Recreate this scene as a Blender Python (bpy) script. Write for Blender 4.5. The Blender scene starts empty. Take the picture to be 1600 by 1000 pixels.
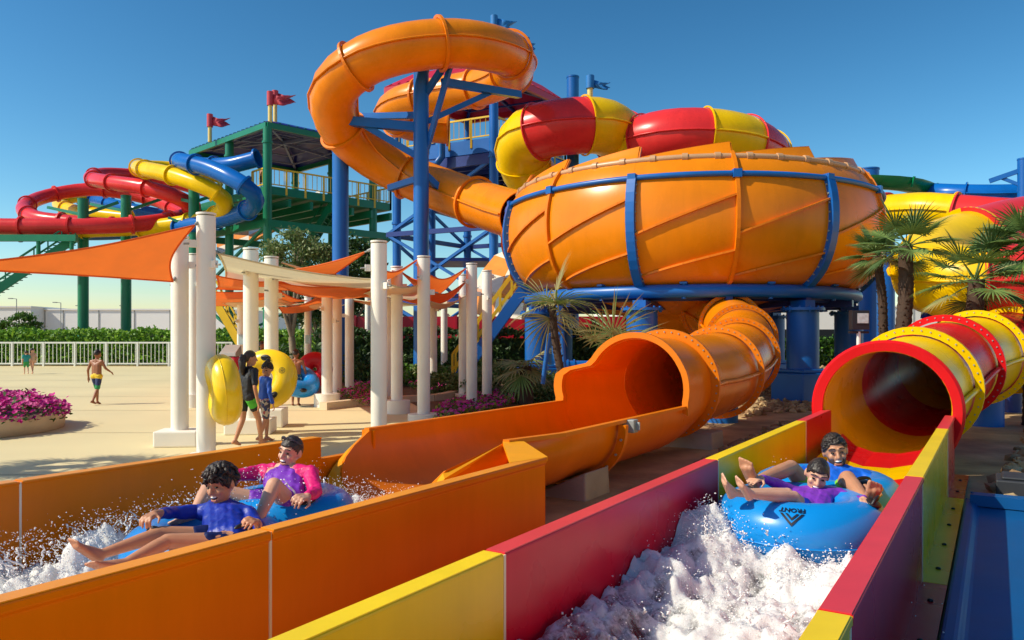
import bpy, bmesh, math, random
from mathutils import Vector, Matrix, noise
R = math.radians
sin, cos, pi = math.sin, math.cos, math.pi
scene = bpy.context.scene
COL = scene.collection
FL, HOR, EYE = 1200.0, 528.0, 1.6
UP = Vector((0, 0, 1))

def at(px, py, Y):
    """a place in the park: bearing and height as surveyed from the viewpoint, at distance Y"""
    return Vector(((px - 800) / FL * Y, Y, EYE - (py - HOR) / FL * Y))

SA, CA = sin(R(32.2)), cos(R(32.2))
def uv(u, v, z):
    """slide axes: u runs up the slides, v runs to their right"""
    return Vector((u * SA + v * CA, u * CA - v * SA, z))

# ------------------------------------------------------------------ tagging
def tag(o, label=None, cat=None, group=None, kind=None):
    if label: o['label'] = label
    if cat: o['category'] = cat
    if group: o['group'] = group
    if kind: o['kind'] = kind
    return o

def thing(name, label, cat, loc=(0, 0, 0), group=None):
    o = bpy.data.objects.new(name, None); COL.objects.link(o)
    o.location = loc; o.empty_display_size = .2
    return tag(o, label, cat, group)

# ------------------------------------------------------------------ mesh collector
class MB:
    def __init__(s):
        s.v = []; s.f = []; s.m = []; s.s = []
    def add(s, vs, fs, mi=0, sm=False):
        n = len(s.v)
        s.v += [Vector(p) for p in vs]
        for f in fs:
            s.f.append([i + n for i in f]); s.m.append(mi); s.s.append(sm)
    def box(s, c, size, rz=0, mi=0):
        x, y, z = [a / 2 for a in size]; m = Matrix.Rotation(rz, 3, 'Z'); c = Vector(c)
        vs = [c + m @ Vector((a * x, b * y, d * z)) for d in (-1, 1) for a, b in ((-1, -1), (1, -1), (1, 1), (-1, 1))]
        s.add(vs, [(3, 2, 1, 0), (4, 5, 6, 7), (0, 1, 5, 4), (1, 2, 6, 5), (2, 3, 7, 6), (3, 0, 4, 7)], mi)
    def hexa(s, b, t, mi=0):
        """four bottom corners, four top corners"""
        s.add(list(b) + list(t), [(3, 2, 1, 0), (4, 5, 6, 7), (0, 1, 5, 4), (1, 2, 6, 5), (2, 3, 7, 6), (3, 0, 4, 7)], mi)
    def prism(s, poly, a, b, mi=0, sm=False):
        """poly: list of points at end a (callable t->points)"""
        n = len(poly(a)); vs = list(poly(a)) + list(poly(b))
        fs = [(i, (i + 1) % n, n + (i + 1) % n, n + i) for i in range(n)]
        s.add(vs, fs, mi, sm)
        s.add(list(poly(a)), [tuple(range(n - 1, -1, -1))], mi); s.add(list(poly(b)), [tuple(range(n))], mi)
    def beam(s, a, b, w, h=None, mi=0):
        a, b = Vector(a), Vector(b); h = h or w; t = (b - a)
        if t.length < 1e-6: return
        t.normalize(); r = t.cross(UP)
        r = Vector((1, 0, 0)) if r.length < 1e-3 else r.normalized()
        n = r.cross(t)
        q = lambda p: [p + r * (i * w / 2) + n * (j * h / 2) for i, j in ((-1, -1), (1, -1), (1, 1), (-1, 1))]
        s.hexa(q(a), q(b), mi)
    def tube(s, pts, r, n=10, mi=0, caps=True, sm=True):
        pts = [Vector(p) for p in pts]; k = len(pts)
        rr = r if isinstance(r, (list, tuple)) else [r] * k
        fr = frames(pts); vs = []; fs = []
        for i, p in enumerate(pts):
            t, a, b = fr[i]
            for j in range(n):
                an = 2 * pi * j / n
                vs.append(p + (a * cos(an) + b * sin(an)) * rr[i])
        for i in range(k - 1):
            for j in range(n):
                fs.append((i * n + j, i * n + (j + 1) % n, (i + 1) * n + (j + 1) % n, (i + 1) * n + j))
        s.add(vs, fs, mi, sm)
        if caps:
            s.add(vs[:n], [tuple(range(n - 1, -1, -1))], mi); s.add(vs[-n:], [tuple(range(n))], mi)
    def cyl(s, c, r, h, n=20, mi=0, r2=None):
        c = Vector(c); s.tube([c, c + UP * h], [r, r if r2 is None else r2], n, mi)
    def lathe(s, c, prof, n=32, mi=0, a0=0, a1=2 * pi, sm=True, mif=None):
        c = Vector(c); full = abs(a1 - a0 - 2 * pi) < 1e-6; cols = n if full else n + 1; k = len(prof); vs = []
        for i in range(cols):
            an = a0 + (a1 - a0) * i / n
            vs += [c + Vector((r * cos(an), r * sin(an), z)) for r, z in prof]
        fs = []
        for i in range(n):
            i2 = (i + 1) % cols
            for j in range(k - 1): fs.append((i * k + j, i2 * k + j, i2 * k + j + 1, i * k + j + 1))
        s.add(vs, fs, mi, sm)
    def ball(s, c, rad, n=10, m=None, mi=0, rot=None):
        if not isinstance(rad, (tuple, list)): rad = (rad,) * 3
        m = m or max(4, n // 2 + 1); c = Vector(c); rot = rot or Matrix.Identity(3)
        vs = [c + rot @ Vector((0, 0, rad[2]))]
        for i in range(1, m):
            th = pi * i / m
            for j in range(n):
                ph = 2 * pi * j / n
                vs.append(c + rot @ Vector((rad[0] * sin(th) * cos(ph), rad[1] * sin(th) * sin(ph), rad[2] * cos(th))))
        vs.append(c + rot @ Vector((0, 0, -rad[2]))); fs = []
        for j in range(n): fs.append((0, 1 + j, 1 + (j + 1) % n))
        for i in range(m - 2):
            for j in range(n):
                a = 1 + i * n; b = a + n
                fs.append((a + j, b + j, b + (j + 1) % n, a + (j + 1) % n))
        L = len(vs) - 1; a = 1 + (m - 2) * n
        for j in range(n): fs.append((L, a + (j + 1) % n, a + j))
        s.add(vs, fs, mi, True)
    def capsule(s, a, b, ra, rb, n=10, mi=0):
        a, b = Vector(a), Vector(b); t = b - a; L = t.length
        t = t / L if L > 1e-6 else Vector((0, 0, 1))
        pts = []; rr = []
        for k in range(5):
            th = pi / 2 * k / 4; pts.append(a - t * ra * cos(th)); rr.append(max(.0005, ra * sin(th)))
        for k in range(5):
            th = pi / 2 * k / 4; pts.append(b + t * rb * sin(th)); rr.append(max(.0005, rb * cos(th)))
        s.tube(pts, rr, n, mi)
    def build(s, name, mats, parent=None, label=None, cat=None, group=None, kind=None, origin=None, bevel=0, fixn=False):
        if origin is None:
            if parent is not None: origin = world_loc(parent)
            elif s.v:
                xs = [p.x for p in s.v]; ys = [p.y for p in s.v]
                origin = Vector(((min(xs) + max(xs)) / 2, (min(ys) + max(ys)) / 2, min(p.z for p in s.v)))
            else: origin = Vector()
        origin = Vector(origin)
        me = bpy.data.meshes.new(name)
        me.from_pydata([tuple(p - origin) for p in s.v], [], s.f)
        if not isinstance(mats, (list, tuple)): mats = [mats]
        for m in mats: me.materials.append(m)
        me.polygons.foreach_set('material_index', s.m); me.polygons.foreach_set('use_smooth', s.s)
        if fixn:
            bm = bmesh.new(); bm.from_mesh(me); bmesh.ops.recalc_face_normals(bm, faces=bm.faces); bm.to_mesh(me); bm.free()
        me.update()
        o = bpy.data.objects.new(name, me); COL.objects.link(o)
        if parent is not None: o.parent = parent
        else: o.location = origin
        if bevel:
            b = o.modifiers.new('bevel', 'BEVEL'); b.width = bevel; b.segments = 2; b.limit_method = 'ANGLE'; b.angle_limit = R(40)
        return tag(o, label, cat, group, kind)

def world_loc(o):
    p = Vector(o.location)
    return p if o.parent is None else p + world_loc(o.parent)

def frames(pts):
    k = len(pts); out = []; a = None
    for i in range(k):
        t = pts[min(k - 1, i + 1)] - pts[max(0, i - 1)]
        t = t.normalized() if t.length > 1e-9 else Vector((0, 0, 1))
        if a is None:
            a = t.cross(UP)
            a = Vector((1, 0, 0)) if a.length < 1e-3 else a.normalized()
        else:
            a = a - t * a.dot(t)
            a = a.normalized() if a.length > 1e-6 else t.orthogonal().normalized()
        out.append((t, a, a.cross(t)))
    return out

def spline(P, step):
    P = [Vector(p) for p in P]; Q = [P[0] * 2 - P[1]] + P + [P[-1] * 2 - P[-2]]; d = []
    for i in range(1, len(Q) - 2):
        a, b, c, e = Q[i - 1:i + 3]
        for k in range(24):
            t = k / 24
            d.append(.5 * ((2 * b) + (c - a) * t + (2 * a - 5 * b + 4 * c - e) * t * t + (3 * b - a - 3 * c + e) * t ** 3))
    d.append(P[-1]); out = [d[0]]; acc = 0
    L = sum((d[i + 1] - d[i]).length for i in range(len(d) - 1)); n = max(2, round(L / step)); st = L / n; nxt = st
    for i in range(len(d) - 1):
        seg = (d[i + 1] - d[i]).length
        while nxt <= acc + seg + 1e-9 and len(out) < n:
            out.append(d[i].lerp(d[i + 1], (nxt - acc) / max(seg, 1e-9))); nxt += st
        acc += seg
    out.append(d[-1]); return out

# ------------------------------------------------------------------ materials
def hexcol(h):
    f = lambda c: c / 12.92 if c <= .04045 else ((c + .055) / 1.055) ** 2.4
    return tuple(f(int(h[i:i + 2], 16) / 255) for i in (0, 2, 4))

def M(name, col, rough=.5, var=.08, vs=2.0, bump=0, bs=30, metal=0, coat=0, col2=None, detail=6, streak=None, sss=0, spec=.5, drip=0):
    m = bpy.data.materials.new(name); m.use_nodes = True; nt = m.node_tree; N = nt.nodes; L = nt.links
    b = N['Principled BSDF']; b.inputs['Metallic'].default_value = metal
    b.inputs['Specular IOR Level'].default_value = spec
    if coat: b.inputs['Coat Weight'].default_value = coat; b.inputs['Coat Roughness'].default_value = .08
    if sss: b.inputs['Subsurface Weight'].default_value = sss; b.inputs['Subsurface Radius'].default_value = (.02, .008, .004); b.inputs['Subsurface Scale'].default_value = .5
    tc = N.new('ShaderNodeTexCoord'); nz = N.new('ShaderNodeTexNoise')
    nz.inputs['Scale'].default_value = vs; nz.inputs['Detail'].default_value = detail
    src = tc.outputs['Object']
    if streak:
        mp = N.new('ShaderNodeMapping'); mp.inputs['Scale'].default_value = streak; L.new(src, mp.inputs[0]); src = mp.outputs[0]
    L.new(src, nz.inputs['Vector'])
    cr = N.new('ShaderNodeValToRGB'); cr.color_ramp.elements[0].position = .3; cr.color_ramp.elements[1].position = .7
    c1 = [max(0, c * (1 - var)) for c in col]; c2 = [c * (1 + var * .6) for c in col] if col2 is None else col2
    cr.color_ramp.elements[0].color = (*c1, 1); cr.color_ramp.elements[1].color = (*c2, 1)
    L.new(nz.outputs['Fac'], cr.inputs[0]); csrc = cr.outputs[0]
    if drip:                                                 # faded streaks and water marks running down the panels
        mp2 = N.new('ShaderNodeMapping'); mp2.inputs['Scale'].default_value = (3.2, 3.2, .4); L.new(tc.outputs['Object'], mp2.inputs[0]); n3 = N.new('ShaderNodeTexNoise'); n3.inputs['Scale'].default_value = 1.0; n3.inputs['Detail'].default_value = 7; n3.inputs['Roughness'].default_value = .65; L.new(mp2.outputs[0], n3.inputs['Vector'])
        r3 = N.new('ShaderNodeMapRange'); r3.inputs[1].default_value = .35; r3.inputs[2].default_value = .7; r3.inputs[3].default_value = 1.04; r3.inputs[4].default_value = 1 - drip; L.new(n3.outputs['Fac'], r3.inputs[0])
        mu = N.new('ShaderNodeVectorMath'); mu.operation = 'SCALE'; L.new(csrc, mu.inputs[0]); L.new(r3.outputs[0], mu.inputs['Scale']); csrc = mu.outputs[0]
    L.new(csrc, b.inputs['Base Color'])
    mr = N.new('ShaderNodeMapRange'); mr.inputs[3].default_value = rough * .8; mr.inputs[4].default_value = min(1, rough * 1.25)
    L.new(nz.outputs['Fac'], mr.inputs[0]); L.new(mr.outputs[0], b.inputs['Roughness'])
    if bump:
        n2 = N.new('ShaderNodeTexNoise'); n2.inputs['Scale'].default_value = bs; n2.inputs['Detail'].default_value = 4
        L.new(tc.outputs['Object'], n2.inputs['Vector'])
        bp = N.new('ShaderNodeBump'); bp.inputs['Strength'].default_value = bump; bp.inputs['Distance'].default_value = .02
        L.new(n2.outputs['Fac'], bp.inputs['Height']); L.new(bp.outputs[0], b.inputs['Normal'])
    return m

def fibre(name, h, rough=.27, var=.10, bump=.035, spec=.3):
    return M(name, hexcol(h), rough, var, .9, bump, 3.5, spec=spec, drip=.075)

ORANGE = fibre('orange_fibreglass', 'EA8404')
ORANGE_IN = fibre('orange_fibreglass_lane', 'EA7C02', .3, .13, spec=.16)
ORANGE_SHEEN = fibre('orange_painted_sheen', 'F29412', .36, spec=.5); RED_SHEEN = fibre('red_painted_sheen', 'E03840', .36, spec=.6); YEL_SHEEN = fibre('yellow_painted_sheen', 'F6CE10', .36, spec=.4)  # wall colours lightened: sheen of the wet tops painted into the colour
SUNLIT_LIP = fibre('sunlit_orange_lip', 'F8A408', .35)  # lane orange made brighter and yellower: sunlight put into the colour
ORANGE_EDGE = fibre('orange_flange', 'E67C04', .4)
YEL = fibre('yellow_fibreglass', 'F4C402', spec=.2); RED = fibre('red_fibreglass', 'DA1A1E', spec=.2); CRED = fibre('coral_red_fibreglass', 'DC3232')
MAG = fibre('crimson_fibreglass', 'D0082C', .28, spec=.14)
BLU = fibre('blue_fibreglass', '0A62B4'); GRN = fibre('green_fibreglass', '077A4A')
def steel(n, h): return M(n, hexcol(h), .38, .12, 1.3, .02, 20)
SBLUE = steel('blue_painted_steel', '0A60B0'); SGREEN = steel('green_painted_steel', '0B7A55'); SYEL = steel('yellow_painted_steel', 'E8B818')
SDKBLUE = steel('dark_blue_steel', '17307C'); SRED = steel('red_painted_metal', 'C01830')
WHITE = M('white_painted_column', hexcol('F2ECDE'), .45, .06, 1.5, .02, 40)
WSTEEL = M('white_painted_steel', hexcol('E8E6DC'), .4, .05)
CONC = M('cast_concrete', hexcol('A9A296'), .85, .2, 3, .3, 40)
PLAZA_C = hexcol('DCCB9C')
CANV_O = M('orange_shade_cloth', hexcol('EC7830'), .8, .08, 3, .05, 60)
CANV_C = M('cream_shade_cloth', hexcol('E8DCB8'), .8, .05, 3, .05, 60)
BLACK = M('black_rubber', (.012, .012, .014), .45, .2, 8)
GREY = M('grey_plastic', hexcol('9A9C98'), .5, .1)
CAULK = M('pale_joint_sealant', hexcol('EAD8BC'), .7, .1)
VIN_B = M('blue_vinyl', hexcol('0C8CDC'), .3, .06, 2, .05, 9, coat=.2)
VIN_Y = M('yellow_vinyl', hexcol('F8CC08'), .3, .06, 2, .05, 9, coat=.2)
VIN_R = M('red_vinyl', hexcol('C01028'), .35, .06, 2, .05, 9)
SKIN = M('tanned_skin', hexcol('C58A66'), .45, .1, 9, .05, 60, sss=.12)
SKIN_L = M('light_skin', hexcol('D9A384'), .42, .1, 9, .05, 60, sss=.12)
SKIN_D = M('brown_skin', hexcol('9C6240'), .45, .12, 9, .05, 60, sss=.1)
HAIR = M('dark_brown_hair', (.026, .016, .011), .42, .5, 14, .6, 45, streak=(1, 1, .25), col2=(.06, .038, .026))
LIPS = M('lip_skin', hexcol('A5504A'), .4, .1); TEETH = M('white_teeth', (.85, .83, .78), .3, .02)
MOUTHM = M('dark_mouth', (.05, .008, .008), .5, .1); EYEM = M('dark_eye', (.012, .009, .008), .2, .1)
NAVY = M('royal_blue_rash_vest', hexcol('1430A0'), .45, .25, 7, .3, 22)
SHIRTB = M('bright_blue_rash_vest', hexcol('1464D2'), .5, .15, 7, .3, 22)
PURP = M('purple_rash_vest', hexcol('7E34B4'), .5, .18, 7, .3, 22)
PINK = M('hot_pink_sleeve', hexcol('E01270'), .5, .12, 7, .3, 22)
LIME = M('lime_green_shorts', hexcol('7FD030'), .6, .15, 7, .2, 22)

def leafmat(n, h):
    m = M(n, hexcol(h), .55, .25, 3.0); b = m.node_tree.nodes['Principled BSDF']
    b.inputs['Transmission Weight'].default_value = 0
    nt = m.node_tree; tr = nt.nodes.new('ShaderNodeBsdfTranslucent'); mx = nt.nodes.new('ShaderNodeMixShader'); mx.inputs[0].default_value = .25
    nt.links.new(b.inputs['Base Color'].links[0].from_socket, tr.inputs[0])
    nt.links.new(b.outputs[0], mx.inputs[1]); nt.links.new(tr.outputs[0], mx.inputs[2])
    nt.links.new(mx.outputs[0], nt.nodes['Material Output'].inputs[0]); return m
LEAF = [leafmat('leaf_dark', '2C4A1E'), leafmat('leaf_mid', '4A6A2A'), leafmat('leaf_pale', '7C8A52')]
HLEAF = [leafmat('hedge_leaf', '55851E'), leafmat('hedge_leaf_light', '94BC3E')]
PALM = [leafmat('palm_leaf', '748E48'), leafmat('palm_leaf_dry', 'A59C62'), leafmat('palm_leaf_dark', '4A6632')]
BARK = M('palm_bark', hexcol('4A3628'), .9, .3, 6, .6, 18); WOOD = M('tree_bark', hexcol('8A7A66'), .9, .3, 5, .5, 20)
FLOW = [leafmat('magenta_petal', 'D01A90'), leafmat('pink_petal', 'E05AA0'), leafmat('yellow_green_leaf', '8A9A2C'), leafmat('petunia_leaf', '4A6A28')]
def cloth_of(mat):  # a two-sided cloth lets some sun through
    nt = mat.node_tree; b = nt.nodes['Principled BSDF']; tr = nt.nodes.new('ShaderNodeBsdfTranslucent'); mx = nt.nodes.new('ShaderNodeMixShader'); mx.inputs[0].default_value = .4
    nt.links.new(b.inputs['Base Color'].links[0].from_socket, tr.inputs[0]); nt.links.new(b.outputs[0], mx.inputs[1]); nt.links.new(tr.outputs[0], mx.inputs[2]); nt.links.new(mx.outputs[0], nt.nodes['Material Output'].inputs[0])
cloth_of(CANV_O); cloth_of(CANV_C)

# ------------------------------------------------------------------ camera, sky, sun
cam = bpy.data.cameras.new('camera'); co = bpy.data.objects.new('camera', cam); COL.objects.link(co); scene.camera = co
co.location = (0, 0, EYE); co.rotation_euler = (R(90), 0, 0); cam.sensor_width = 36; cam.lens = FL / 1600 * 36
cam.shift_y = (HOR - 500) / 1600; cam.clip_end = 4000; cam.clip_start = .05
SUN_EL = 42; sx, sy = -.955, -.30
w = bpy.data.worlds.new('World'); scene.world = w; w.use_nodes = True; nt = w.node_tree
sk = nt.nodes.new('ShaderNodeTexSky'); sk.sky_type = 'NISHITA'; sk.sun_disc = False; sk.sun_elevation = R(SUN_EL); sk.sun_rotation = math.atan2(sx, sy)
sk.air_density = 1.0; sk.dust_density = .5; sk.ozone_density = 1.2; sk.altitude = 0
hs = nt.nodes.new('ShaderNodeHueSaturation'); hs.inputs['Saturation'].default_value = 1.24; hs.inputs['Hue'].default_value = .482
nt.links.new(sk.outputs[0], hs.inputs['Color']); gm = nt.nodes.new('ShaderNodeGamma'); gm.inputs[1].default_value = 1.5; nt.links.new(hs.outputs[0], gm.inputs[0]); nt.links.new(gm.outputs[0], nt.nodes['Background'].inputs[0]); nt.nodes['Background'].inputs[1].default_value = .062
sl = bpy.data.lights.new('sun', 'SUN'); so = bpy.data.objects.new('sun', sl); COL.objects.link(so)
sl.energy = 4.8; sl.angle = R(.5); sl.color = (1, .92, .74)
ce = cos(R(SUN_EL)); d = Vector((sx * ce, sy * ce, sin(R(SUN_EL)))); so.rotation_euler = (-d).to_track_quat('-Z', 'Y').to_euler(); so.location = (-20, -10, 30)
scene.view_settings.view_transform = 'Standard'; scene.view_settings.look = 'None'; scene.view_settings.exposure = 0; scene.view_settings.gamma = 1
scene.render.engine = 'CYCLES'; scene.cycles.max_bounces = 8; scene.cycles.transparent_max_bounces = 12; scene.cycles.use_denoising = True

# ------------------------------------------------------------------ ground
def sheet(name, poly, z, mat, kind='structure'):
    b = MB(); b.add([(x, y, z) for x, y in poly], [tuple(range(len(poly)))]); return b.build(name, mat, kind=kind, origin=(0, 0, z))
DIRT = M('brown_sandy_soil', hexcol('A8875E'), .95, .3, 1.2, .9, 9, col2=hexcol('D0AF7C'))
sheet('ground', [(-1500, -300), (1500, -300), (1500, 2500), (-1500, 2500)], -.02, DIRT)
PL = M('cream_plaza_concrete', PLAZA_C, .8, .06, .35, .12, 60, detail=8)
pa = uv(-8, -5.25, 0); pb = uv(9.6, -5.25, 0)
sheet('plaza', [(pa.x, pa.y), (pb.x, pb.y), (1.3, 17.5), (-1.2, 22), (-3, 27), (-6, 36), (-18, 43.2), (-60, 46), (-60, -6)], -.008, PL)
PJ = M('plaza_joint', hexcol('A8926E'), .9, .1)
b = MB()
for i in range(9):
    y = 9 + i * 4.0
    b.add([(-40, y, -.004), (-1.0, y, -.004), (-1.0, y + .012 + y * .0008, -.004), (-40, y + .012 + y * .0008, -.004)], [(0, 1, 2, 3)])
b.build('plaza_joint', PJ, kind='structure', origin=(0, 0, 0))

# ------------------------------------------------------------------ slide helpers
def extr(b, prof, u0, u1, mi=0, sm=False):
    b.prism(lambda u: [uv(u, v, z) for v, z in prof], u0, u1, mi, sm)

def shell(b, rings, th, mi=0, closed=False, sm=True):
    """rings: list of lists of points (open section); gives a skin of thickness th outwards (normal from neighbours)"""
    k = len(rings); n = len(rings[0]); outer = []
    for i in range(k):
        row = []
        for j in range(n):
            t = rings[min(k - 1, i + 1)][j] - rings[max(0, i - 1)][j]
            if closed: s_ = rings[i][(j + 1) % n] - rings[i][j - 1]
            else: s_ = rings[i][min(n - 1, j + 1)] - rings[i][max(0, j - 1)]
            nn = s_.cross(t); nn = nn.normalized() if nn.length > 1e-9 else UP
            row.append(rings[i][j] + nn * th)
        outer.append(row)
    inn = [p for r_ in rings for p in r_]; out = [p for r_ in outer for p in r_]
    q = n if closed else n - 1; f1 = []; f2 = []
    for i in range(k - 1):
        for j in range(q):
            a, c = i * n + j, i * n + (j + 1) % n
            f1.append((a, a + n, c + n, c)); f2.append((a, c, c + n, a + n))
    b.add(inn, f1, mi, sm); b.add(out, f2, mi, sm)
    for i in (0, k - 1):
        for j in range(q):
            j2 = (j + 1) % n; b.add([rings[i][j], rings[i][j2], outer[i][j2], outer[i][j]], [(0, 1, 2, 3)], mi)
    if not closed:
        for j in (0, n - 1):
            for i in range(k - 1): b.add([rings[i][j], rings[i + 1][j], outer[i + 1][j], outer[i][j]], [(0, 1, 2, 3)], mi)

def tube_ride(parent, P, r, mats, seg, n=28, fl=.07, step=.45, th=.03, seam=True, flmats=None, bolts=False, ends=(True, True), first=0, flw=.05):
    """an enclosed flume: alternating sections with bolted flanges and a longitudinal seam"""
    pts = spline(P, step); fr = frames_up(pts); L = [0]
    for i in range(len(pts) - 1): L.append(L[-1] + (pts[i + 1] - pts[i]).length)
    ring = lambda i, rr: [pts[i] + (fr[i][1] * cos(2 * pi * j / n) + fr[i][2] * sin(2 * pi * j / n)) * rr for j in range(n)]
    ns = max(1, round(L[-1] / seg)); cut = [min(range(len(pts)), key=lambda i: abs(L[i] - L[-1] * k / ns)) for k in range(ns + 1)]
    for k in range(ns):
        i0, i1 = cut[k], cut[k + 1]
        if i1 <= i0: continue
        b = MB(); shell(b, [ring(i, r) for i in range(i0, i1 + 1)], th, 0, True)
        if seam:
            for sg in (1, -1):
                path = [pts[i] + fr[i][1] * sg * (r + th + .012) for i in range(i0, i1 + 1)]
                b.tube(path, .028 + r * .012, 6)
        b.build('tube_section', mats[(k + first) % len(mats)], parent, fixn=True)
    for k in range(ns + 1):
        if (k == 0 and not ends[0]) or (k == ns and not ends[1]): continue
        i = cut[k]; t = fr[i][0]; b = MB(); m = 40
        prof = [(r - .0 if k in (0, ns) else r + th - .004, -flw / 2), (r + th + fl, -flw / 2), (r + th + fl, flw / 2), (r - .0 if k in (0, ns) else r + th - .004, flw / 2)]
        vs = []; fs = []
        for j in range(m):
            an = 2 * pi * j / m; dr = fr[i][1] * cos(an) + fr[i][2] * sin(an)
            vs += [pts[i] + dr * a + t * c for a, c in prof]
        for j in range(m):
            for q in range(4): fs.append((j * 4 + q, j * 4 + (q + 1) % 4, ((j + 1) % m) * 4 + (q + 1) % 4, ((j + 1) % m) * 4 + q))
        b.add(vs, fs)
        if bolts:
            for j in range(44):
                an = 2 * pi * j / 44; dr = fr[i][1] * cos(an) + fr[i][2] * sin(an)
                c = pts[i] + dr * (r + th + fl * .55)
                b.tube([c - t * (flw / 2 + .014), c + t * (flw / 2 + .014)], .011, 6, 1)
        fm = flmats or mats
        b.build('flange', [fm[(k + first) % len(fm)], GREY], parent, fixn=True)
    return pts, fr

def frames_up(pts):
    k = len(pts); out = []; last = None
    for i in range(k):
        t = (pts[min(k - 1, i + 1)] - pts[max(0, i - 1)]).normalized(); a = t.cross(UP)
        if a.length < .25 and last is not None: a = last - t * last.dot(t)
        if a.length < 1e-3: a = Vector((1, 0, 0))
        a.normalize(); last = a; out.append((t, a, a.cross(t)))
    return out
# ================================================================== orange splash-down slide
VB, VF = -5.17, -2.95          # inner faces of the orange lane walls
osl = thing('orange_water_slide', 'orange fibreglass slide with a wide run-out lane, open flume and tunnel mouth below the bowl', 'water slide', uv(3, -4.05, 0))
HT = .70
ujo = [-3.4, -.5, 2.43, 5.02]
for i in range(3):
    u0, u1 = ujo[i] + .006, ujo[i + 1] - .006
    b = MB(); extr(b, [(VB - .1, -.05), (VB, -.05), (VB, HT - .02), (VB + .012, HT), (VB - .1, HT)], u0, u1 - (.05 if i == 2 else 0))
    b.build('wall_panel', ORANGE_IN, osl, bevel=.012)
    b = MB(); extr(b, [(VF, -.05), (VF + .085, -.05), (VF + .085, HT - .05), (VF + .1, HT - .04), (VF + .1, HT), (VF, HT)], u0, u1)
    b.build('wall_panel', ORANGE_IN, osl, bevel=.012)
    for v0, v1, ue in ((VB - .096, VB + .006, u1 - (.07 if i == 2 else .02)), (VF + .006, VF + .094, u1 - .008)):
        b = MB(); extr(b, [(v0, HT - .006), (v1, HT - .006), (v1, HT + .004), (v0, HT + .004)], u0 + .008, ue); b.build('top_rail', ORANGE_SHEEN, osl)  # thin cap split off the wall top to carry the painted sheen
    if i < 2:
        for v0, v1 in ((VB - .098, VB + .002), (VF - .002, VF + .091)):
            b = MB(); extr(b, [(v0, -.04), (v1, -.04), (v1, HT - .004), (v0, HT - .004)], ujo[i + 1] - .007, ujo[i + 1] + .007); b.build('joint_seam', CAULK, osl)
b = MB(); extr(b, [(VB, -.05), (VF, -.05), (VF, .02), (VB, .02)], -3.4, 5.46); b.build('lane_floor', ORANGE_IN, osl)
b = MB(); extr(b, [(VB - .1, -.05), (VB - .02, -.05), (VB - .02, .5), (VB - .1, .5)], 4.98, 5.58); b.build('sill_panel', ORANGE_IN, osl)
# bulkhead between the box lane and the half-round flume
VC, FR = -4.28, .88
def usec(u, hw, zt, zb, n=20):
    pts = []
    for j in range(n + 1):
        a = pi * j / n; x = -cos(a); pts.append(uv(u, VC + hw * x, zt - (zt - zb) * (max(0, sin(a)) ** .85)))
    return pts
U0 = 5.56
def uslant(n, lip=0):
    out = []
    for j in range(n + 1):
        a = pi * j / n; x = -cos(a); f = 1 - max(0, sin(a)) ** .85; z = .03 + (HT - .03) * f; w_ = sin(a) ** .7
        near = max(0, x); sl = (.62 * (1 - f ** 2.2) * -x + .5 * (1 - f) * (1 + x) if x < 0 else .5 * (1 - f) * (1 - near) + 1.45 * near * (1 - f) ** .32)
        v = VC + FR * x * (1 - .20 * near) + lip * .17 * (x if abs(x) > .3 else x) * w_ * (1.1 if x > 0 else 1)
        out.append(uv(U0 - sl - lip * .16 * w_, max(VB + .004, min(VF - .01, v)), max(.025, z - lip * .10 * w_)))
    return out
b = MB(); l0, l1 = uv(U0 + .03, VB - .09, 0), uv(U0 + .03, VC - FR + .05, 0); b.hexa([Vector((q.x, q.y, -.05)) for q in (l0, l1, l1 + uv(.03, 0, 0), l0 + uv(.03, 0, 0))], [Vector((q.x, q.y, HT)) for q in (l0, l1, l1 + uv(.03, 0, 0), l0 + uv(.03, 0, 0))]); b.build('bulkhead', ORANGE_IN, osl, fixn=True)
b = MB(); sec = uslant(20); oc = uslant(20, 1)          # sloping lip, sunlight painted into its colour, where the half-round flume meets the box lane
for j in range(20):
    dn = UP * .03; b.hexa([sec[j] - dn, sec[j + 1] - dn, oc[j + 1] - dn, oc[j] - dn], [sec[j], sec[j + 1], oc[j + 1], oc[j]])
b.build('end_flange', SUNLIT_LIP, osl, fixn=True)
b = MB(); q_ = [uv(4.66, VF + .002, HT + .006), uv(5.03, VF + .10, HT + .006), uv(5.68, VC + FR * .8 + .12, HT + .006), uv(U0, VC + FR * .8 - .02, HT + .006)]
p2 = [q - UP * .03 for q in q_]; b.add(q_ + p2, [(0, 1, 2, 3), (7, 6, 5, 4)] + [(i, (i + 1) % 4, 4 + (i + 1) % 4, 4 + i) for i in range(4)]); b.build('corner_plate', SUNLIT_LIP, osl, fixn=True)  # corner plate shares the lip's painted-in sunlight
b = MB(); V_ = VC + FR * .8; b.hexa([uv(4.98, VF + .0, -.05), uv(5.02, VF + .085, -.05), uv(5.64, V_ + .06, -.05), uv(5.60, V_ - .02, -.05)], [uv(4.98, VF + .0, HT - .03), uv(5.02, VF + .085, HT - .03), uv(5.64, V_ + .06, HT - .03), uv(5.60, V_ - .02, HT - .03)]); b.build('end_panel', ORANGE_IN, osl, fixn=True)
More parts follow.
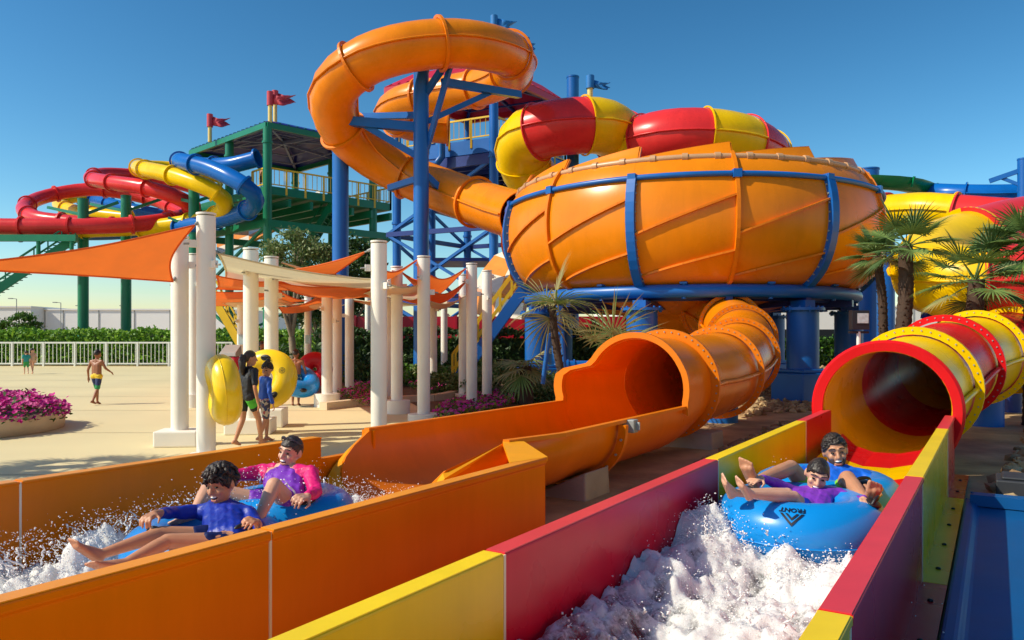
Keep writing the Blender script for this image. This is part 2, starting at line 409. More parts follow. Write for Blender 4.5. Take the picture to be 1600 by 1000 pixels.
# open flume
us = [U0, 7.5, 9.66]
for i in range(2):
    b = MB(); rings = [uslant(24) if i == 0 and u == us[0] else usec(u, FR, HT, .03, 24) for u in (us[i], us[i] + .7, us[i + 1] - .7, us[i + 1])]
    shell(b, [list(reversed(r_)) for r_ in rings], -.028); b.build('flume_section', ORANGE_IN, osl, fixn=True)
    for sg in (-1, 1):
        b = MB(); v0 = VC + sg * (FR + .012)
        qs = [(us[i], v0 - (.2 * FR if sg > 0 and i == 0 else 0)), (us[i] + .7, v0), (us[i + 1], v0)]
        for (ua, va), (ub, vb) in zip(qs, qs[1:]):
            pr = lambda u_, v_: [uv(u_, v_ - .03, HT - .012), uv(u_, v_ + .035, HT - .012), uv(u_, v_ + .035, HT + .025), uv(u_, v_ - .03, HT + .025)]
            b.hexa(pr(ua, va), pr(ub, vb))
        b.build('edge_rail', ORANGE_EDGE, osl, fixn=True)
for u in (7.5,):
    b = MB(); sec_ = usec(u, FR + .03, HT - .02, 0, 28); c = uv(u, VC, HT)
    for j in range(28):
        a0, a1 = sec_[j], sec_[j + 1]; o0 = c + (a0 - c) * 1.09; o1 = c + (a1 - c) * 1.09; du = uv(.035, 0, 0)
        b.hexa([a0 - du, a1 - du, o1 - du, o0 - du], [a0 + du, a1 + du, o1 + du, o0 + du])
        mid = c + ((a0 + a1) / 2 - c) * 1.05
        if j % 2 == 0: b.tube([mid - du * 1.5, mid + du * 1.5], .014, 6, 1)
    b.build('flange', [ORANGE_IN, GREY], osl, fixn=True)
# hooded mouth
ZC, TR = .93, .68
VT = -4.07
def mouth(u, k, n=56):
    pts = []
    for j in range(n):
        an = 2 * pi * j / n; x, z = cos(an), sin(an); r_ = TR
        d_ = ((an - pi / 2 + pi) % (2 * pi)) - pi            # positive on the left-hand side
        s_ = max(0, min(1, (abs(d_) - R(62)) / R(12))); s_ = s_ * s_ * (3 - 2 * s_); low = max(0, min(1, (abs(d_) - R(105)) / R(45)))
        ex = (.43 if d_ > 0 else .01) * s_; cx_, cz_ = VT + r_ * x, ZC + r_ * z; fx, fz = VT + (r_ + ex) * x, cz_
        if abs(d_) > R(105):
            a_ = (abs(d_) - R(105)) / R(75) * pi / 2; a_ = a_ if d_ > 0 else pi - a_; fx, fz = VC - (FR + .005) * cos(a_), HT + .02 - (HT - .01) * (max(0, sin(a_)) ** .85)
        pts.append(uv(u, cx_ + (fx - cx_) * k, cz_ + (fz - cz_) * k))
    return pts
b = MB(); shell(b, [mouth(u, k) for u, k in ((9.6, 1), (9.85, .95), (10.1, .75), (10.4, .35), (10.7, 0))], .03, 0, True); b.build('tunnel_mouth', ORANGE_IN, osl, fixn=True)
b = MB(); m_ = mouth(9.6, 1); c = uv(9.6, VT, ZC); du = uv(1, 0, 0); n_ = len(m_)
for j in range(n_):
    a0, a1 = m_[j], m_[(j + 1) % n_]
    if min(a0.z, a1.z) < .62: continue
    o0 = c + (a0 - c) * 1.10; o1 = c + (a1 - c) * 1.10; i0 = c + (a0 - c) * .985; i1 = c + (a1 - c) * .985
    b.hexa([i0 - du * .09, i1 - du * .09, o1 - du * .09, o0 - du * .09], [i0, i1, o1, o0])
b.build('mouth_lip', ORANGE_EDGE, osl, fixn=True)
BC = Vector((5.42, 24.0, 0))                                 # centre of the bowl
P = [uv(10.68, VT, ZC), uv(11.3, VT, ZC + .02), at(1091, 590, 12.3), at(1132, 577, 13.7), at(1152, 560, 15.0), at(1160, 540, 16.5), at(1152, 518, 18.4), at(1128, 498, 20.4), at(1098, 484, 22.4), at(1078, 474, 23.8)]
tube_ride(osl, P, TR, [ORANGE], 2.1, 40, .09, .3, bolts=True, ends=(True, False), flw=.07, flmats=[ORANGE_EDGE])
b = MB(); b.box(uv(7.7, VC + FR + .05, HT - .05), (.16, .12, .14), -R(32.2)); b.box(uv(7.7, VC + FR + .12, HT - .05), (.11, .02, .09), -R(32.2)); b.build('sensor_box', GREY, osl, bevel=.01)
for u, h, l in ((7.1, .26, .85), (11.2, .22, 1.0)):
    b = MB(); c = uv(u, VC + .2, 0)
    v0, v1 = (VC + .2, VC + .86) if u < 9 else (VT - .3, VT + .62)
    b.hexa([uv(u - .30, v0, -.3), uv(u + .30, v0, -.3), uv(u + .30, v1, -.3), uv(u - .30, v1, -.3)],
           [uv(u - .27, v0, -.03 if u < 9 else .2), uv(u + .27, v0, -.03 if u < 9 else .2), uv(u + .27, v1 - .02, h), uv(u - .27, v1 - .02, h)])
    b.build('concrete_block', CONC, None, 'grey concrete footing block under the open orange flume' if u < 9 else 'grey concrete footing block below the orange tunnel mouth', 'footing', bevel=.02)

# ================================================================== red and yellow slide
LV, RV = -1.73, -.50
rsl = thing('striped_water_slide', 'red and yellow panelled slide with a round tunnel mouth at the top of its lane', 'water slide', uv(4.5, -1.12, 0))
uj = [-3.2, -.3, 2.69, 5.6, 8.7, 10.2]
wl = [(MAG, RED), (YEL, YEL), (MAG, MAG), (YEL, YEL), (RED, RED)]
for i in range(5):
    u0, u1 = uj[i] + .005, uj[i + 1] - .005
    m = [MAG, YEL, MAG, YEL, RED][i]
    b = MB(); extr(b, [(LV - .105, -.05), (LV, -.05), (LV, HT), (LV - .105, HT)], u0, u1); b.build('wall_panel', m, rsl, bevel=.01)
    m = [RED, YEL, RED, YEL, RED][i]
    b = MB(); extr(b, [(RV, -.05), (RV + .10, -.05), (RV + .10, HT - .03), (RV + .11, HT - .03), (RV + .11, HT), (RV, HT)], u0, u1); b.build('wall_panel', m, rsl, bevel=.01)
    for v0, v1 in ((LV - .099, LV - .006), (RV + .006, RV + .104)):
        b = MB(); extr(b, [(v0, HT - .006), (v1, HT - .006), (v1, HT + .004), (v0, HT + .004)], u0 + .006, u1 - .006); b.build('top_rail', YEL_SHEEN if i in (1, 3) else RED_SHEEN, rsl)  # wall tops again capped with the sheen-lightened colours
    b = MB(); extr(b, [(RV + .10, .0), (RV + .24, .0), (RV + .24, .03), (RV + .10, .03)], u0, u1)
    for k in range(min(4, int((u1 - u0 - .4) / .72) + 1)):
        b.ball(uv(u0 + .35 + k * .72, RV + .17, .034), (.018, .018, .012), 8, mi=1)
    b.build('base_flange', [m, BLACK], rsl)
    z0, z1 = (.02, .02)
    b = MB(); extr(b, [(LV, -.05), (RV, -.05), (RV, .02), (LV, .02)], u0, u1); b.build('floor_panel', [RED, YEL, RED, YEL, RED][i], rsl)
    if i:
        for v0, v1 in ((LV - .103, LV + .002), (RV - .002, RV + .104)):
            b = MB(); extr(b, [(v0, -.04), (v1, -.04), (v1, HT - .003), (v0, HT - .003)], uj[i] - .008, uj[i] + .008); b.build('joint_seam', CAULK, rsl)
# curved inner floor rising into the tunnel
def rsec(u, k):
    pts = []
    for j in range(17):
        a = pi + pi * j / 16; rr = .70
        y = .02 * (1 - k) + k * (.74 + rr * sin(a) - .0); x = -1.115 + (.615 * (1 - k) + rr * k) * cos(a)
        if k < 1: y = .02 + (.70 * (abs(cos(a)) ** (8 - 5 * k))) if abs(cos(a)) > .2 else .02 + .02 * k
        pts.append(uv(u, x, max(y, .035)))
    return pts
for (ua, ub, m) in ((6.6, 7.6, YEL), (7.6, 8.6, RED), (8.6, 9.3, YEL), (9.3, 10.2, RED)):
    b = MB(); za = .04 + (ua - 6.6) * .05; zb = .04 + (ub - 6.6) * .05
    pr = lambda u, z: [uv(u, -1.6, z + .20), uv(u, -1.45, z + .06), uv(u, -1.25, z), uv(u, -.98, z), uv(u, -.75, z + .06), uv(u, -.62, z + .20)]
    A, B = pr(ua, za), pr(ub, zb); b.add(A + B, [(i, i + 1, 7 + i, 6 + i) for i in range(5)], 0, False); b.build('floor_panel', m, rsl)
P = [uv(10.2, -1.115, .745), uv(10.8, -1.115, .78), at(1441, 597, 11.1), at(1480, 572, 12.5), at(1536, 556, 14.0), at(1612, 541, 15.6), at(1710, 525, 17.4), at(1830, 505, 19)]
tube_ride(rsl, P, .72, [YEL, RED], 1.95, 44, .10, .27, bolts=True, ends=(False, True), flw=.06, flmats=[YEL, YEL, RED])
b = MB(); c = uv(10.18, -1.115, .745); m = 56; vs = []; fs = []
prof = [(.70, -.09), (.80, -.10), (.83, -.07), (.83, .03), (.70, .03)]
for j in range(m):
    an = 2 * pi * j / m; dr = uv(0, cos(an), sin(an)); vs += [c + dr * a + uv(q, 0, 0) for a, q in prof]
for j in range(m):
    for q in range(5): fs.append((j * 5 + q, j * 5 + (q + 1) % 5, ((j + 1) % m) * 5 + (q + 1) % 5, ((j + 1) % m) * 5 + q))
b.add(vs, fs, 0, False); b.build('mouth_lip', RED, rsl, fixn=True)
# blue pier below the tunnel
def pier(x, y, r_, h, label, mat=SBLUE, name='support_pier'):
    t = thing(name, label, 'pier', (x, y, 0), None)
    b = MB(); b.cyl((x, y, -.1), r_, h + .1, 28); b.build('column', mat, t)
    b = MB(); b.cyl((x, y, h), r_ * 1.18, .05, 28); b.build('cap_plate', mat, t); return t
p = at(1540, 640, 14.2); pier(p.x, p.y, .30, .52, 'short blue pier carrying the red and yellow tunnel tube')
p = at(1142, 640, 14.2); pier(p.x, p.y + .6, .30, .40, 'short blue pier under the bend of the orange tunnel tube')

# ================================================================== blue slide beside it
BF = fibre('deep_blue_fibreglass', '04548F', .5)
bsl = thing('blue_water_slide', 'plain blue open slide lane to the right of the red and yellow wall', 'water slide', uv(4, .7, 0))
b = MB(); extr(b, [(-.24, -.06), (1.75, -.06), (1.75, .05), (-.14, .05), (-.16, .09), (-.24, .09)], -3, 8.4); b.build('lane_floor', BF, bsl, bevel=.02)
b = MB(); extr(b, [(1.65, .06), (1.75, .06), (1.75, .62), (1.65, .62)], -3, 8.4); b.build('wall_panel', BF, bsl, bevel=.01)
b = MB(); extr(b, [(-.2, .06), (1.62, .06), (1.62, .16), (-.2, .16)], 8.22, 8.38); b.build('end_step', BF, bsl, bevel=.03)
b = MB(); c = uv(9.2, .35, 0); b.box(c + UP * .09, (.7, .5, .22), -R(32)); b.box(c + UP * .215, (.6, .4, .03), -R(32)); b.build('valve_box', M('dark_grey_lid', (.03, .033, .04), .6, .2), None, 'dark grey valve box in the gravel above the blue slide', 'box', bevel=.015)
# ================================================================== the big bowl
bowl = thing('bowl_slide', 'huge orange fibreglass bowl with blue ribs raised on blue piers', 'water slide', BC)
PROF = [(4.55, 2.88), (5.08, 3.06), (5.5, 3.45), (5.75, 4.0), (5.83, 4.6), (5.77, 5.2), (5.56, 5.75), (5.28, 6.08)]
PROF = [(r_ * .965, z) for r_, z in PROF]
PS = spline([Vector((r_, 0, z)) for r_, z in PROF], .22)
A0 = R(-116); DA = 2 * pi / 14
def bpt(th, r_, z): return BC + Vector((r_ * cos(th), r_ * sin(th), z))
def rad_at(z):
    for i in range(len(PS) - 1):
        if PS[i].z <= z <= PS[i + 1].z:
            t = (z - PS[i].z) / max(1e-6, PS[i + 1].z - PS[i].z); return PS[i].x + (PS[i + 1].x - PS[i].x) * t
    return PS[-1].x
for k in range(14):
    th0, th1 = A0 + k * DA, A0 + (k + 1) * DA; rings = []
    for i in range(9):
        t = i / 8; th = th0 + (th1 - th0) * t; ztop = 6.12 + .33 * t
        row = [bpt(th, p.x, p.z) for p in PS] + [bpt(th, 5.09 - (ztop - 6.08) * .5 * q, 6.08 + (ztop - 6.08) * q) for q in (.5, 1)]
        rings.append(row)
    b = MB(); shell(b, rings, -.06); b.build('bowl_panel', ORANGE, bowl, fixn=True)
    b = MB()                                                 # flange along the stepped rim
    for i in range(8):
        b.beam(rings[i][-1], rings[i + 1][-1], .12, .05)
    b.beam(rings[-1][-1], bpt(th1, 5.08, 6.14), .08, .06)
    b.build('rim_flange', ORANGE_EDGE, bowl)
    for za, zb in ((4.1, 5.05), (3.12, 3.72)):               # slanting joints between the moulded pieces
        b = MB(); path = []
        for i in range(9):
            t = i / 8; th = th0 + (th1 - th0) * t; z = za + (zb - za) * t; path.append(bpt(th, rad_at(z) + .06, z))
        for i in range(8):
            b.beam(path[i], path[i + 1], .17, .05)
        b.build('panel_seam', ORANGE_EDGE, bowl)
    blue = k % 2 == 0
    b = MB(); w_ = .11 if blue else .045; d0, d1 = .0, (.2 if blue else .15); ring = []
    for p in ([Vector((4.2, 0, 2.85))] if blue else []) + PS[:-3 if blue else None]:
        er = Vector((cos(th0), sin(th0), 0)); et = Vector((-sin(th0), cos(th0), 0)); c = bpt(th0, p.x, p.z); nn = Vector((p.x - 3.6, 0, (p.z - 4.7) * 1.25)).normalized()
        no = er * nn.x + UP * nn.z
        ring.append([c - et * w_ + no * d0, c + et * w_ + no * d0, c + et * w_ + no * d1, c - et * w_ + no * d1])
    vs = [q for r_ in ring for q in r_]; fs = []
    for i in range(len(ring) - 1):
        for j in range(4): fs.append((i * 4 + j, i * 4 + (j + 1) % 4, i * 4 + 4 + (j + 1) % 4, i * 4 + 4 + j))
    b.add(vs, fs + [(0, 1, 2, 3), tuple(len(vs) - 1 - q for q in range(4))])
    if blue:
        for i in range(1, len(ring) - 1):
            for sg in (1, 2):
                q = ring[i][sg]
            m_ = (ring[i][0] + ring[i][3]) / 2; et = Vector((-sin(th0), cos(th0), 0)); b.tube([m_ - et * .03, m_ + et * (2 * w_ + .03)], .025, 6, 1)
    b.build('rib' if blue else 'panel_flange', [SBLUE if blue else ORANGE_EDGE, GREY], bowl, fixn=True)
PIPE = M('tan_spray_pipe', hexcol('C79A70'), .35, .1)
def ringpath(r_, z, a0=0, a1=2 * pi, n=96): return [bpt(a0 + (a1 - a0) * i / n, r_, z) for i in range(n + 1)]
b = MB(); b.tube(ringpath(5.21, 6.05), .075, 8, caps=False)
for k in range(42):
    th = 2 * pi * k / 42; c = bpt(th, 5.21, 6.05); e = Vector((-sin(th), cos(th), 0)) * .07; b.tube([c - e, c + e], .105, 8)
b.build('spray_pipe', PIPE, bowl)
b = MB(); b.tube(ringpath(5.58, 5.55), .07, 8, caps=False)
for k in range(14):
    c = bpt(A0 + k * DA, 5.58, 5.55); b.box(c, (.2, .2, .2), A0 + k * DA)
b.build('tie_ring', SBLUE, bowl)
b = MB(); b.lathe(BC, [(4.4, 2.9), (3.6, 2.62), (2.4, 2.4), (1.4, 2.3), (.95, 2.1), (.85, 1.75)], 48); o = b.build('bowl_floor', ORANGE, bowl); o.modifiers.new('t', 'SOLIDIFY').thickness = .05
b = MB(); b.tube(ringpath(4.88, 2.78), .17, 12, caps=False)
for k in range(14):
    c = bpt(A0 + (k + .5) * DA, 4.88, 2.78); b.tube([c + UP * .2, c - UP * .2], .06, 6); b.box(c + UP * .2, (.18, .18, .05), A0 + k * DA)
b.build('ring_beam', SBLUE, bowl)
b = MB(); b.tube(ringpath(4.3, 2.66), .11, 8, caps=False)
for k in range(14):
    th = A0 + k * DA; b.beam(bpt(th, 4.95, 2.58), bpt(th, 1.6, 2.5), .16, .26)
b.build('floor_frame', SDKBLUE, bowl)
names = {0: 'nearest blue pier under the bowl, straight below its front rib', 1: 'wide blue bowl pier on a square base to the right of the orange tunnel', 6: 'blue bowl pier at the left beside the bent blue pipes'}
for k in range(7):
    th = A0 + k * 2 * DA; c = bpt(th, 4.75, 0)
    t = thing('bowl_pier', names.get(k, 'blue pier standing in shade at the back of the bowl'), 'pier', c, 'piers holding up the bowl')
    rr = .40
    b = MB(); b.cyl(c + UP * -.1, rr, 2.4, 28); b.build('column', SBLUE, t)
    b = MB(); b.cyl(c + UP * 2.3, rr * 1.35, .07, 28)
    for j in range(12):
        a = j * pi / 6; b.cyl(c + Vector((cos(a), sin(a), 0)) * rr * 1.2 + UP * 2.26, .03, .15, 6)
    b.build('cap_plate', SBLUE, t)
    b = MB(); b.box(c + UP * .3, (1.1, 1.1, .82), th); b.box(c + UP * .76, (.95, .95, .1), th); b.build('base_block', SBLUE, t, bevel=.03)
    b = MB(); b.box(c + UP * 2.46, (.5, .34, .2), th); b.build('saddle', SBLUE, t)

# ================================================================== orange corkscrew tube above
ctube = thing('corkscrew_tube', 'orange enclosed tube slide coiling down from the tower into the bowl', 'water slide', (-3.2, 27, 0))
P = [at(700, 200, 39.4), at(672, 198, 39.3), at(640, 194, 38.7), at(612, 178, 37.2), at(632, 160, 35.6), at(690, 148, 34.6), at(752, 136, 33.5), at(795, 117, 31.6), at(803, 92, 29.0), at(765, 75, 27.0),
     at(700, 68, 26.0), at(620, 78, 25.6), at(560, 102, 25.8), at(522, 142, 26.4), at(530, 195, 27.6), at(575, 240, 28.6), at(640, 276, 28.8), at(710, 304, 27.8), at(770, 325, 26.2), at(815, 338, 24.6)]
tube_ride(ctube, P, .80, [ORANGE], 3.0, 36, .09, .5, ends=(True, False), flmats=[ORANGE_EDGE], flw=.09)
# posts of the corkscrew, each with its arms
def post(x, y, r_, h, label, arms=(), group=None, mat=SBLUE, name='steel_post', cap=True):
    t = thing(name, label, 'post', (x, y, 0), group)
    b = MB(); b.cyl((x, y, -.1), r_, h + .1, 26); b.build('column', mat, t)
    b = MB(); b.cyl((x, y, h), r_ * 1.06, .06, 26); b.build('cap_plate', mat, t)
    b = MB(); b.cyl((x, y, -.02), r_ * 1.5, .1, 20); b.build('base_plate', mat, t)
    for a, c, w_ in arms:
        b = MB(); b.beam(a, c, w_, w_ * 1.2); b.build('arm', mat, t)
    return t
Y = 26.9; c = at(658, 528, Y); cx, cy = c.x, c.y; zc = lambda py: EYE - (py - HOR) / FL * Y
post(cx, cy, .27, zc(112), 'tall blue post in front of the corkscrew, its struts spreading to the orange tube', [
    (Vector((cx + .1, cy, zc(150))), at(704, 88, 26.2), .17), (Vector((cx + .2, cy, zc(232))), at(703, 105, 26.4), .14),
    (at(692, 128, 26.7), at(812, 148, 29.5), .22), (Vector((cx + .2, cy, zc(190))), at(765, 145, 28.5), .16),
    (Vector((cx - .1, cy + .1, zc(198))), at(506, 186, 27.0), .26), (Vector((cx - .1, cy, zc(180))), at(560, 182, 29), .18),
    (Vector((cx, cy, zc(248))), at(560, 190, 27.2), .18), (Vector((cx + .1, cy + .1, zc(270))), at(735, 342, 28.0), .18), (Vector((cx, cy, zc(278))), at(608, 294, 27.9), .18)])
c = at(532, 528, 28.6); post(c.x, c.y, .30, 1.6 + (528 - 238) / FL * 28.6, 'thick blue post holding the left turn of the orange corkscrew')
c = at(895, 528, 33); post(c.x, c.y, .26, 1.6 + (528 - 122) / FL * 33, 'blue post rising behind the bowl between red and yellow tube sections')
c = at(1357, 528, 33); post(c.x, c.y, .42, 1.6 + (528 - 266) / FL * 33, 'tall blue post right behind the bowl, under the green trough')
c = at(1384, 528, 31); post(c.x, c.y, .34, 1.6 + (528 - 352) / FL * 31, 'shorter blue post between the palm trunks')
c = at(1599, 528, 29); post(c.x, c.y, .2, 1.6 + (528 - 250) / FL * 29, 'blue post at the right edge with a bracing arm over the blue tube', [(at(1598, 265, 29), at(1546, 283, 29.5), .14), (at(1596, 290, 29), at(1560, 276, 29.4), .1)])

# ================================================================== red and yellow tube behind the bowl
rtube = thing('winding_tube', 'fat red and yellow tube snaking across behind the rim of the bowl', 'water slide', (4, 32, 0))
P = [at(850, 300, 34.5), at(822, 262, 33.5), at(818, 222, 32.5), at(845, 205, 31.6), at(897, 197, 31.2), at(945, 199, 31.8), at(975, 222, 33.6), at(982, 250, 35.2), at(978, 246, 33.8), at(990, 230, 32.4), at(1040, 216, 31.2), at(1100, 214, 31), at(1155, 222, 31.6), at(1190, 240, 33), at(1205, 265, 35)]
tube_ride(rtube, P, 1.13, [YEL, YEL, CRED, YEL, CRED], 2.15, 30, .06, .5, first=0)

# ================================================================== slides at the right, behind the palms
t = thing('looping_tube', 'big red and yellow tube doubling back behind the palm trees', 'water slide', (16, 20, 0))
for P, m_, r_ in (([at(1310, 326, 31.5), at(1350, 330, 30.8), at(1384, 332, 30)], CRED, .68), ([at(1384, 332, 30), at(1440, 329, 28.8), at(1491, 333, 28)], YEL, .68), ([at(1491, 333, 28), at(1575, 340, 27), at(1690, 345, 26)], CRED, .68),
                  ([at(1760, 322, 22.6), at(1650, 346, 21.8), at(1570, 362, 21), at(1514, 380, 20.3)], CRED, .86), ([at(1514, 380, 20.3), at(1468, 398, 19.5), at(1452, 418, 18.7), at(1462, 434, 18), at(1500, 442, 17.3), at(1540, 444, 17)], YEL, .86), ([at(1540, 444, 17), at(1600, 440, 16.7), at(1690, 432, 16.6)], CRED, .86)):
    tube_ride(t, P, r_, [m_], 3.5, 32, .07, .4, flw=.07)
b = MB()
for px, Y in ((1470, 17.8), (1570, 16.8)):
    b.beam(at(px - 25, 487, Y), at(px + 40, 498, Y), .3, .3); c = at(px + 10, 528, Y); b.cyl((c.x, c.y, -.1), .2, 2.2, 16)
b.build('cradle', SDKBLUE, t)
t = thing('blue_tube', 'blue enclosed tube passing high at the right edge of the park', 'water slide', (18, 30, 0))
P = [at(1440, 300, 33), at(1470, 303, 31.5), at(1540, 305, 30.5), at(1610, 304, 30), at(1700, 302, 30)]
tube_ride(t, P, .42, [BLU], 2.2, 24, .06, .5)
t = thing('green_trough', 'green open slide trough curving out from behind the bowl', 'water slide', (13, 33, 0))
pts = spline([at(1345, 284, 31), at(1390, 286, 31), at(1425, 291, 31.6), at(1452, 302, 33), at(1462, 306, 35)], .6); fr = frames_up(pts)
b = MB(); shell(b, [[pts[i] + fr[i][1] * cos(pi + pi * j / 12) * .55 + fr[i][2] * (sin(pi + pi * j / 12) * .45 + .18) for j in range(13)] for i in range(len(pts))], .05); b.build('trough', GRN, t, fixn=True)
b = MB()
for i in range(0, len(pts), 3): b.beam(pts[i] + fr[i][1] * .62 + UP * .2, pts[i] + fr[i][1] * .5 - UP * .2, .07, .07)
b.build('edge_rib', GRN, t)

# ================================================================== three coiled tubes at the left
def coil(name, label, Ps, mats, x):
    t = thing(name, label, 'water slide', (x, 52, 0))
    for P in Ps: tube_ride(t, [at(*p) for p in P], .50, mats, 3.4, 20, .1, .7, seam=False, flw=.12)
    return t
coil('coiled_tube', 'red tube slide coiling at the far left above the orange sail', [
    [(330, 300, 60), (240, 278, 61), (170, 272, 59), (142, 278, 56), (165, 284, 52.5), (230, 294, 50.5), (285, 312, 50.5), (303, 332, 52.5), (285, 333, 55.5), (240, 312, 58.5), (150, 296, 59), (75, 306, 57.5), (38, 324, 54), (55, 340, 51.5), (105, 347, 50.8), (175, 353, 50.6)],
    [(300, 333, 55), (255, 345, 51), (190, 352, 49), (90, 354, 48), (-60, 353, 47.5)]], [CRED], -28)
coil('coiled_tube', 'yellow tube slide coiling between the red and the blue one', [
    [(345, 275, 54), (270, 264, 54), (222, 262, 52), (224, 264, 49), (270, 274, 46.5), (330, 296, 45.4), (352, 318, 46.5), (335, 338, 48.5), (290, 348, 50), (220, 358, 50.5)],
    [(150, 300, 66), (100, 312, 64), (95, 322, 61), (130, 332, 58.5), (200, 340, 57)], [(300, 349, 54), (200, 357, 51), (80, 360, 50), (-60, 360, 49)]], [YEL], -24)
coil('coiled_tube', 'blue tube slide leaving the green tower deck and coiling beneath it', [
    [(402, 248, 47.6), (360, 258, 48), (315, 258, 49.5), (284, 253, 48.5), (288, 253, 46), (330, 264, 44.4), (376, 286, 43.4), (399, 308, 44), (388, 328, 46), (345, 343, 48), (280, 356, 50)],
    [(130, 312, 68), (160, 316, 64), (200, 326, 61), (260, 338, 60)], [(330, 345, 57), (200, 362, 53), (80, 364, 52), (-60, 364, 51)]], [BLU], -21)
for px, Y, py, lab in ((130, 50.5, 312, 'green post left of two below the red coils'), (197, 52.0, 307, 'green post right of two below the red coils'), (303, 49.5, 292, 'green post beneath the rightmost bend of the red tube')):
    c = at(px, 528, Y); zt = 1.6 + (528 - py) / FL * Y
    post(c.x, c.y, .33, zt, lab, [(Vector((c.x, c.y, zt - 1)), at(px - 55, py + 12, Y + 2), .16), (Vector((c.x, c.y, zt - 1)), at(px + 55, py + 4, Y + 1), .16), (Vector((c.x, c.y, zt - 2.6)), at(px + 70, py + 38, Y), .14), (Vector((c.x, c.y, zt - 2.6)), at(px - 40, py + 48, Y), .14)], 'green posts below the coiled tubes', SGREEN)
# green stair flights at the far left
t = thing('steel_stair', 'green steel stair climbing toward the coiled tubes at the left edge', 'stair', (-33, 47, 0))
for q in (0, 1):
    o_ = q * 1.6; a, c = at(-60, 490, 46 + o_), at(118, 372, 48 + o_)
    b = MB(); b.beam(a, c, .18, .5); b.build('stringer', SGREEN, t)
    b = MB()
    for hgt in (.55, 1.1): b.beam(a + UP * hgt, c + UP * hgt, .09, .09)
    for k in range(9):
        p = a.lerp(c, k / 8); b.beam(p, p + UP * 1.1, .06, .06)
    b.build('handrail', SGREEN, t)
b = MB(); a, c = at(-60, 490, 46.8), at(118, 372, 48.8)
for k in range(26): p = a.lerp(c, k / 25); b.box(p, (.3, 1.5, .05))
b.build('tread', SGREEN, t)
b = MB(); a, c = at(-60, 390, 46.8), at(118, 372, 48.8); b.beam(at(-60, 372, 47), at(120, 372, 47), .3, .4)
for px in (-10, 60, 112): p = at(px, 372, 47); b.cyl((p.x, p.y, p.z - 1.2), .12, 1.2, 8)
b.build('landing_beam', SGREEN, t)

# ================================================================== towers
def railing(t, pts, z, mat, h=1.1, step=1.3, bars=True, name='railing'):
    b = MB()
    for i in range(len(pts) - 1):
        a = Vector((pts[i].x, pts[i].y, z)); c = Vector((pts[i + 1].x, pts[i + 1].y, z)); L = (c - a).length; n = max(1, round(L / step))
        b.beam(a + UP * h, c + UP * h, .09, .09); b.beam(a + UP * .12, c + UP * .12, .06, .06)
        if not bars: b.beam(a + UP * h * .55, c + UP * h * .55, .06, .06)
        for k in range(n + 1): p = a.lerp(c, k / n); b.beam(p - UP * .45, p + UP * h, .11, .11)
        if bars:
            m_ = int(L / .32)
            for k in range(m_): p = a.lerp(c, (k + .5) / m_); b.beam(p + UP * .12, p + UP * h, .035, .035)
    b.build(name, mat, t)
def hiproof(t, A, B, C, D, z, rise, mat, under, edge):
    cs = [Vector((p.x, p.y, z)) for p in (A, B, D, C)]; m = sum(cs, Vector()) / 4 + UP * rise
    inn = [p.lerp(Vector((m.x, m.y, p.z)), .30) + UP * rise * .62 for p in cs]
    b = MB()
    for i in range(4):
        j = (i + 1) % 4; b.add([cs[i], cs[j], inn[j], inn[i]], [(0, 1, 2, 3)]); b.add([inn[i], inn[j], m], [(0, 1, 2)])
    o = b.build('roof', [mat], t); s_ = o.modifiers.new('t', 'SOLIDIFY'); s_.thickness = .12
    b = MB()
    for i in range(4):
        j = (i + 1) % 4; b.beam(cs[i] - UP * .12, cs[j] - UP * .12, .2, .34)
        n = int((cs[j] - cs[i]).length / .55)
        for k in range(n): p = cs[i].lerp(cs[j], (k + .5) / n); b.beam(p + UP * .1, p.lerp(inn[i].lerp(inn[j], (k + .5) / n), .1) + UP * .1, .12, .14)
    b.build('eave_beam', edge, t)
    b = MB()
    for i in range(4):
        j = (i + 1) % 4
        b.beam(cs[i], m - UP * .3, .16, .22); mid = (cs[i] + cs[j]) / 2; b.beam(mid, m - UP * .5, .14, .2)
        for q in (.25, .5, .75): b.beam(cs[i].lerp(m, q) - UP * .2, cs[j].lerp(m, q) - UP * .2, .07, .09)
    b.build('roof_truss', under, t)
def flag(base, h, mat, pm, label, tall=.9, ln=2.2, direct=Vector((1, .15, 0)), swallow=True):
    t = thing('flag', label, 'flag', base)
    b = MB(); b.tube([base, base + UP * h], .13, 10); b.build('flagpole', pm, t)
    d_ = direct.normalized(); b = MB(); n = 14; vs = []
    top = base + UP * (h + tall * .15); b2 = MB(); b2.tube([base + UP * (h - tall), base + UP * (h + .25)], .2, 10); b2.build('pole_cap', mat, t)
    rows = 6
    for i in range(n + 1):
        x = i / n
        for j in range(rows + 1):
            yj = j / rows; ww = (math.sin(x * 7 + 1) * .12 + math.sin(x * 13 + yj * 2) * .05) * x * 1.6
            cut_ = 1 - (.35 * (1 - abs(2 * yj - 1)) if swallow else 0)
            vs.append(top - UP * tall * yj * (1 - .15 * x) + d_ * ln * x * cut_ + UP * (ww - .12 * x) + Vector((-d_.y, d_.x, 0)) * ww * 2)
    fs = [(i * (rows + 1) + j, (i + 1) * (rows + 1) + j, (i + 1) * (rows + 1) + j + 1, i * (rows + 1) + j + 1) for i in range(n) for j in range(rows)]
    b.add(vs, fs, 0, True); o = b.build('banner', mat, t); o.modifiers.new('t', 'SOLIDIFY').thickness = .03
    return t
SPINK = M('faded_red_cloth', hexcol('C23A48'), .6, .1); SBC = M('blue_cloth', hexcol('1A72B8'), .6, .1); PALEY = M('cream_painted_pole', hexcol('E8CC78'), .5, .05)
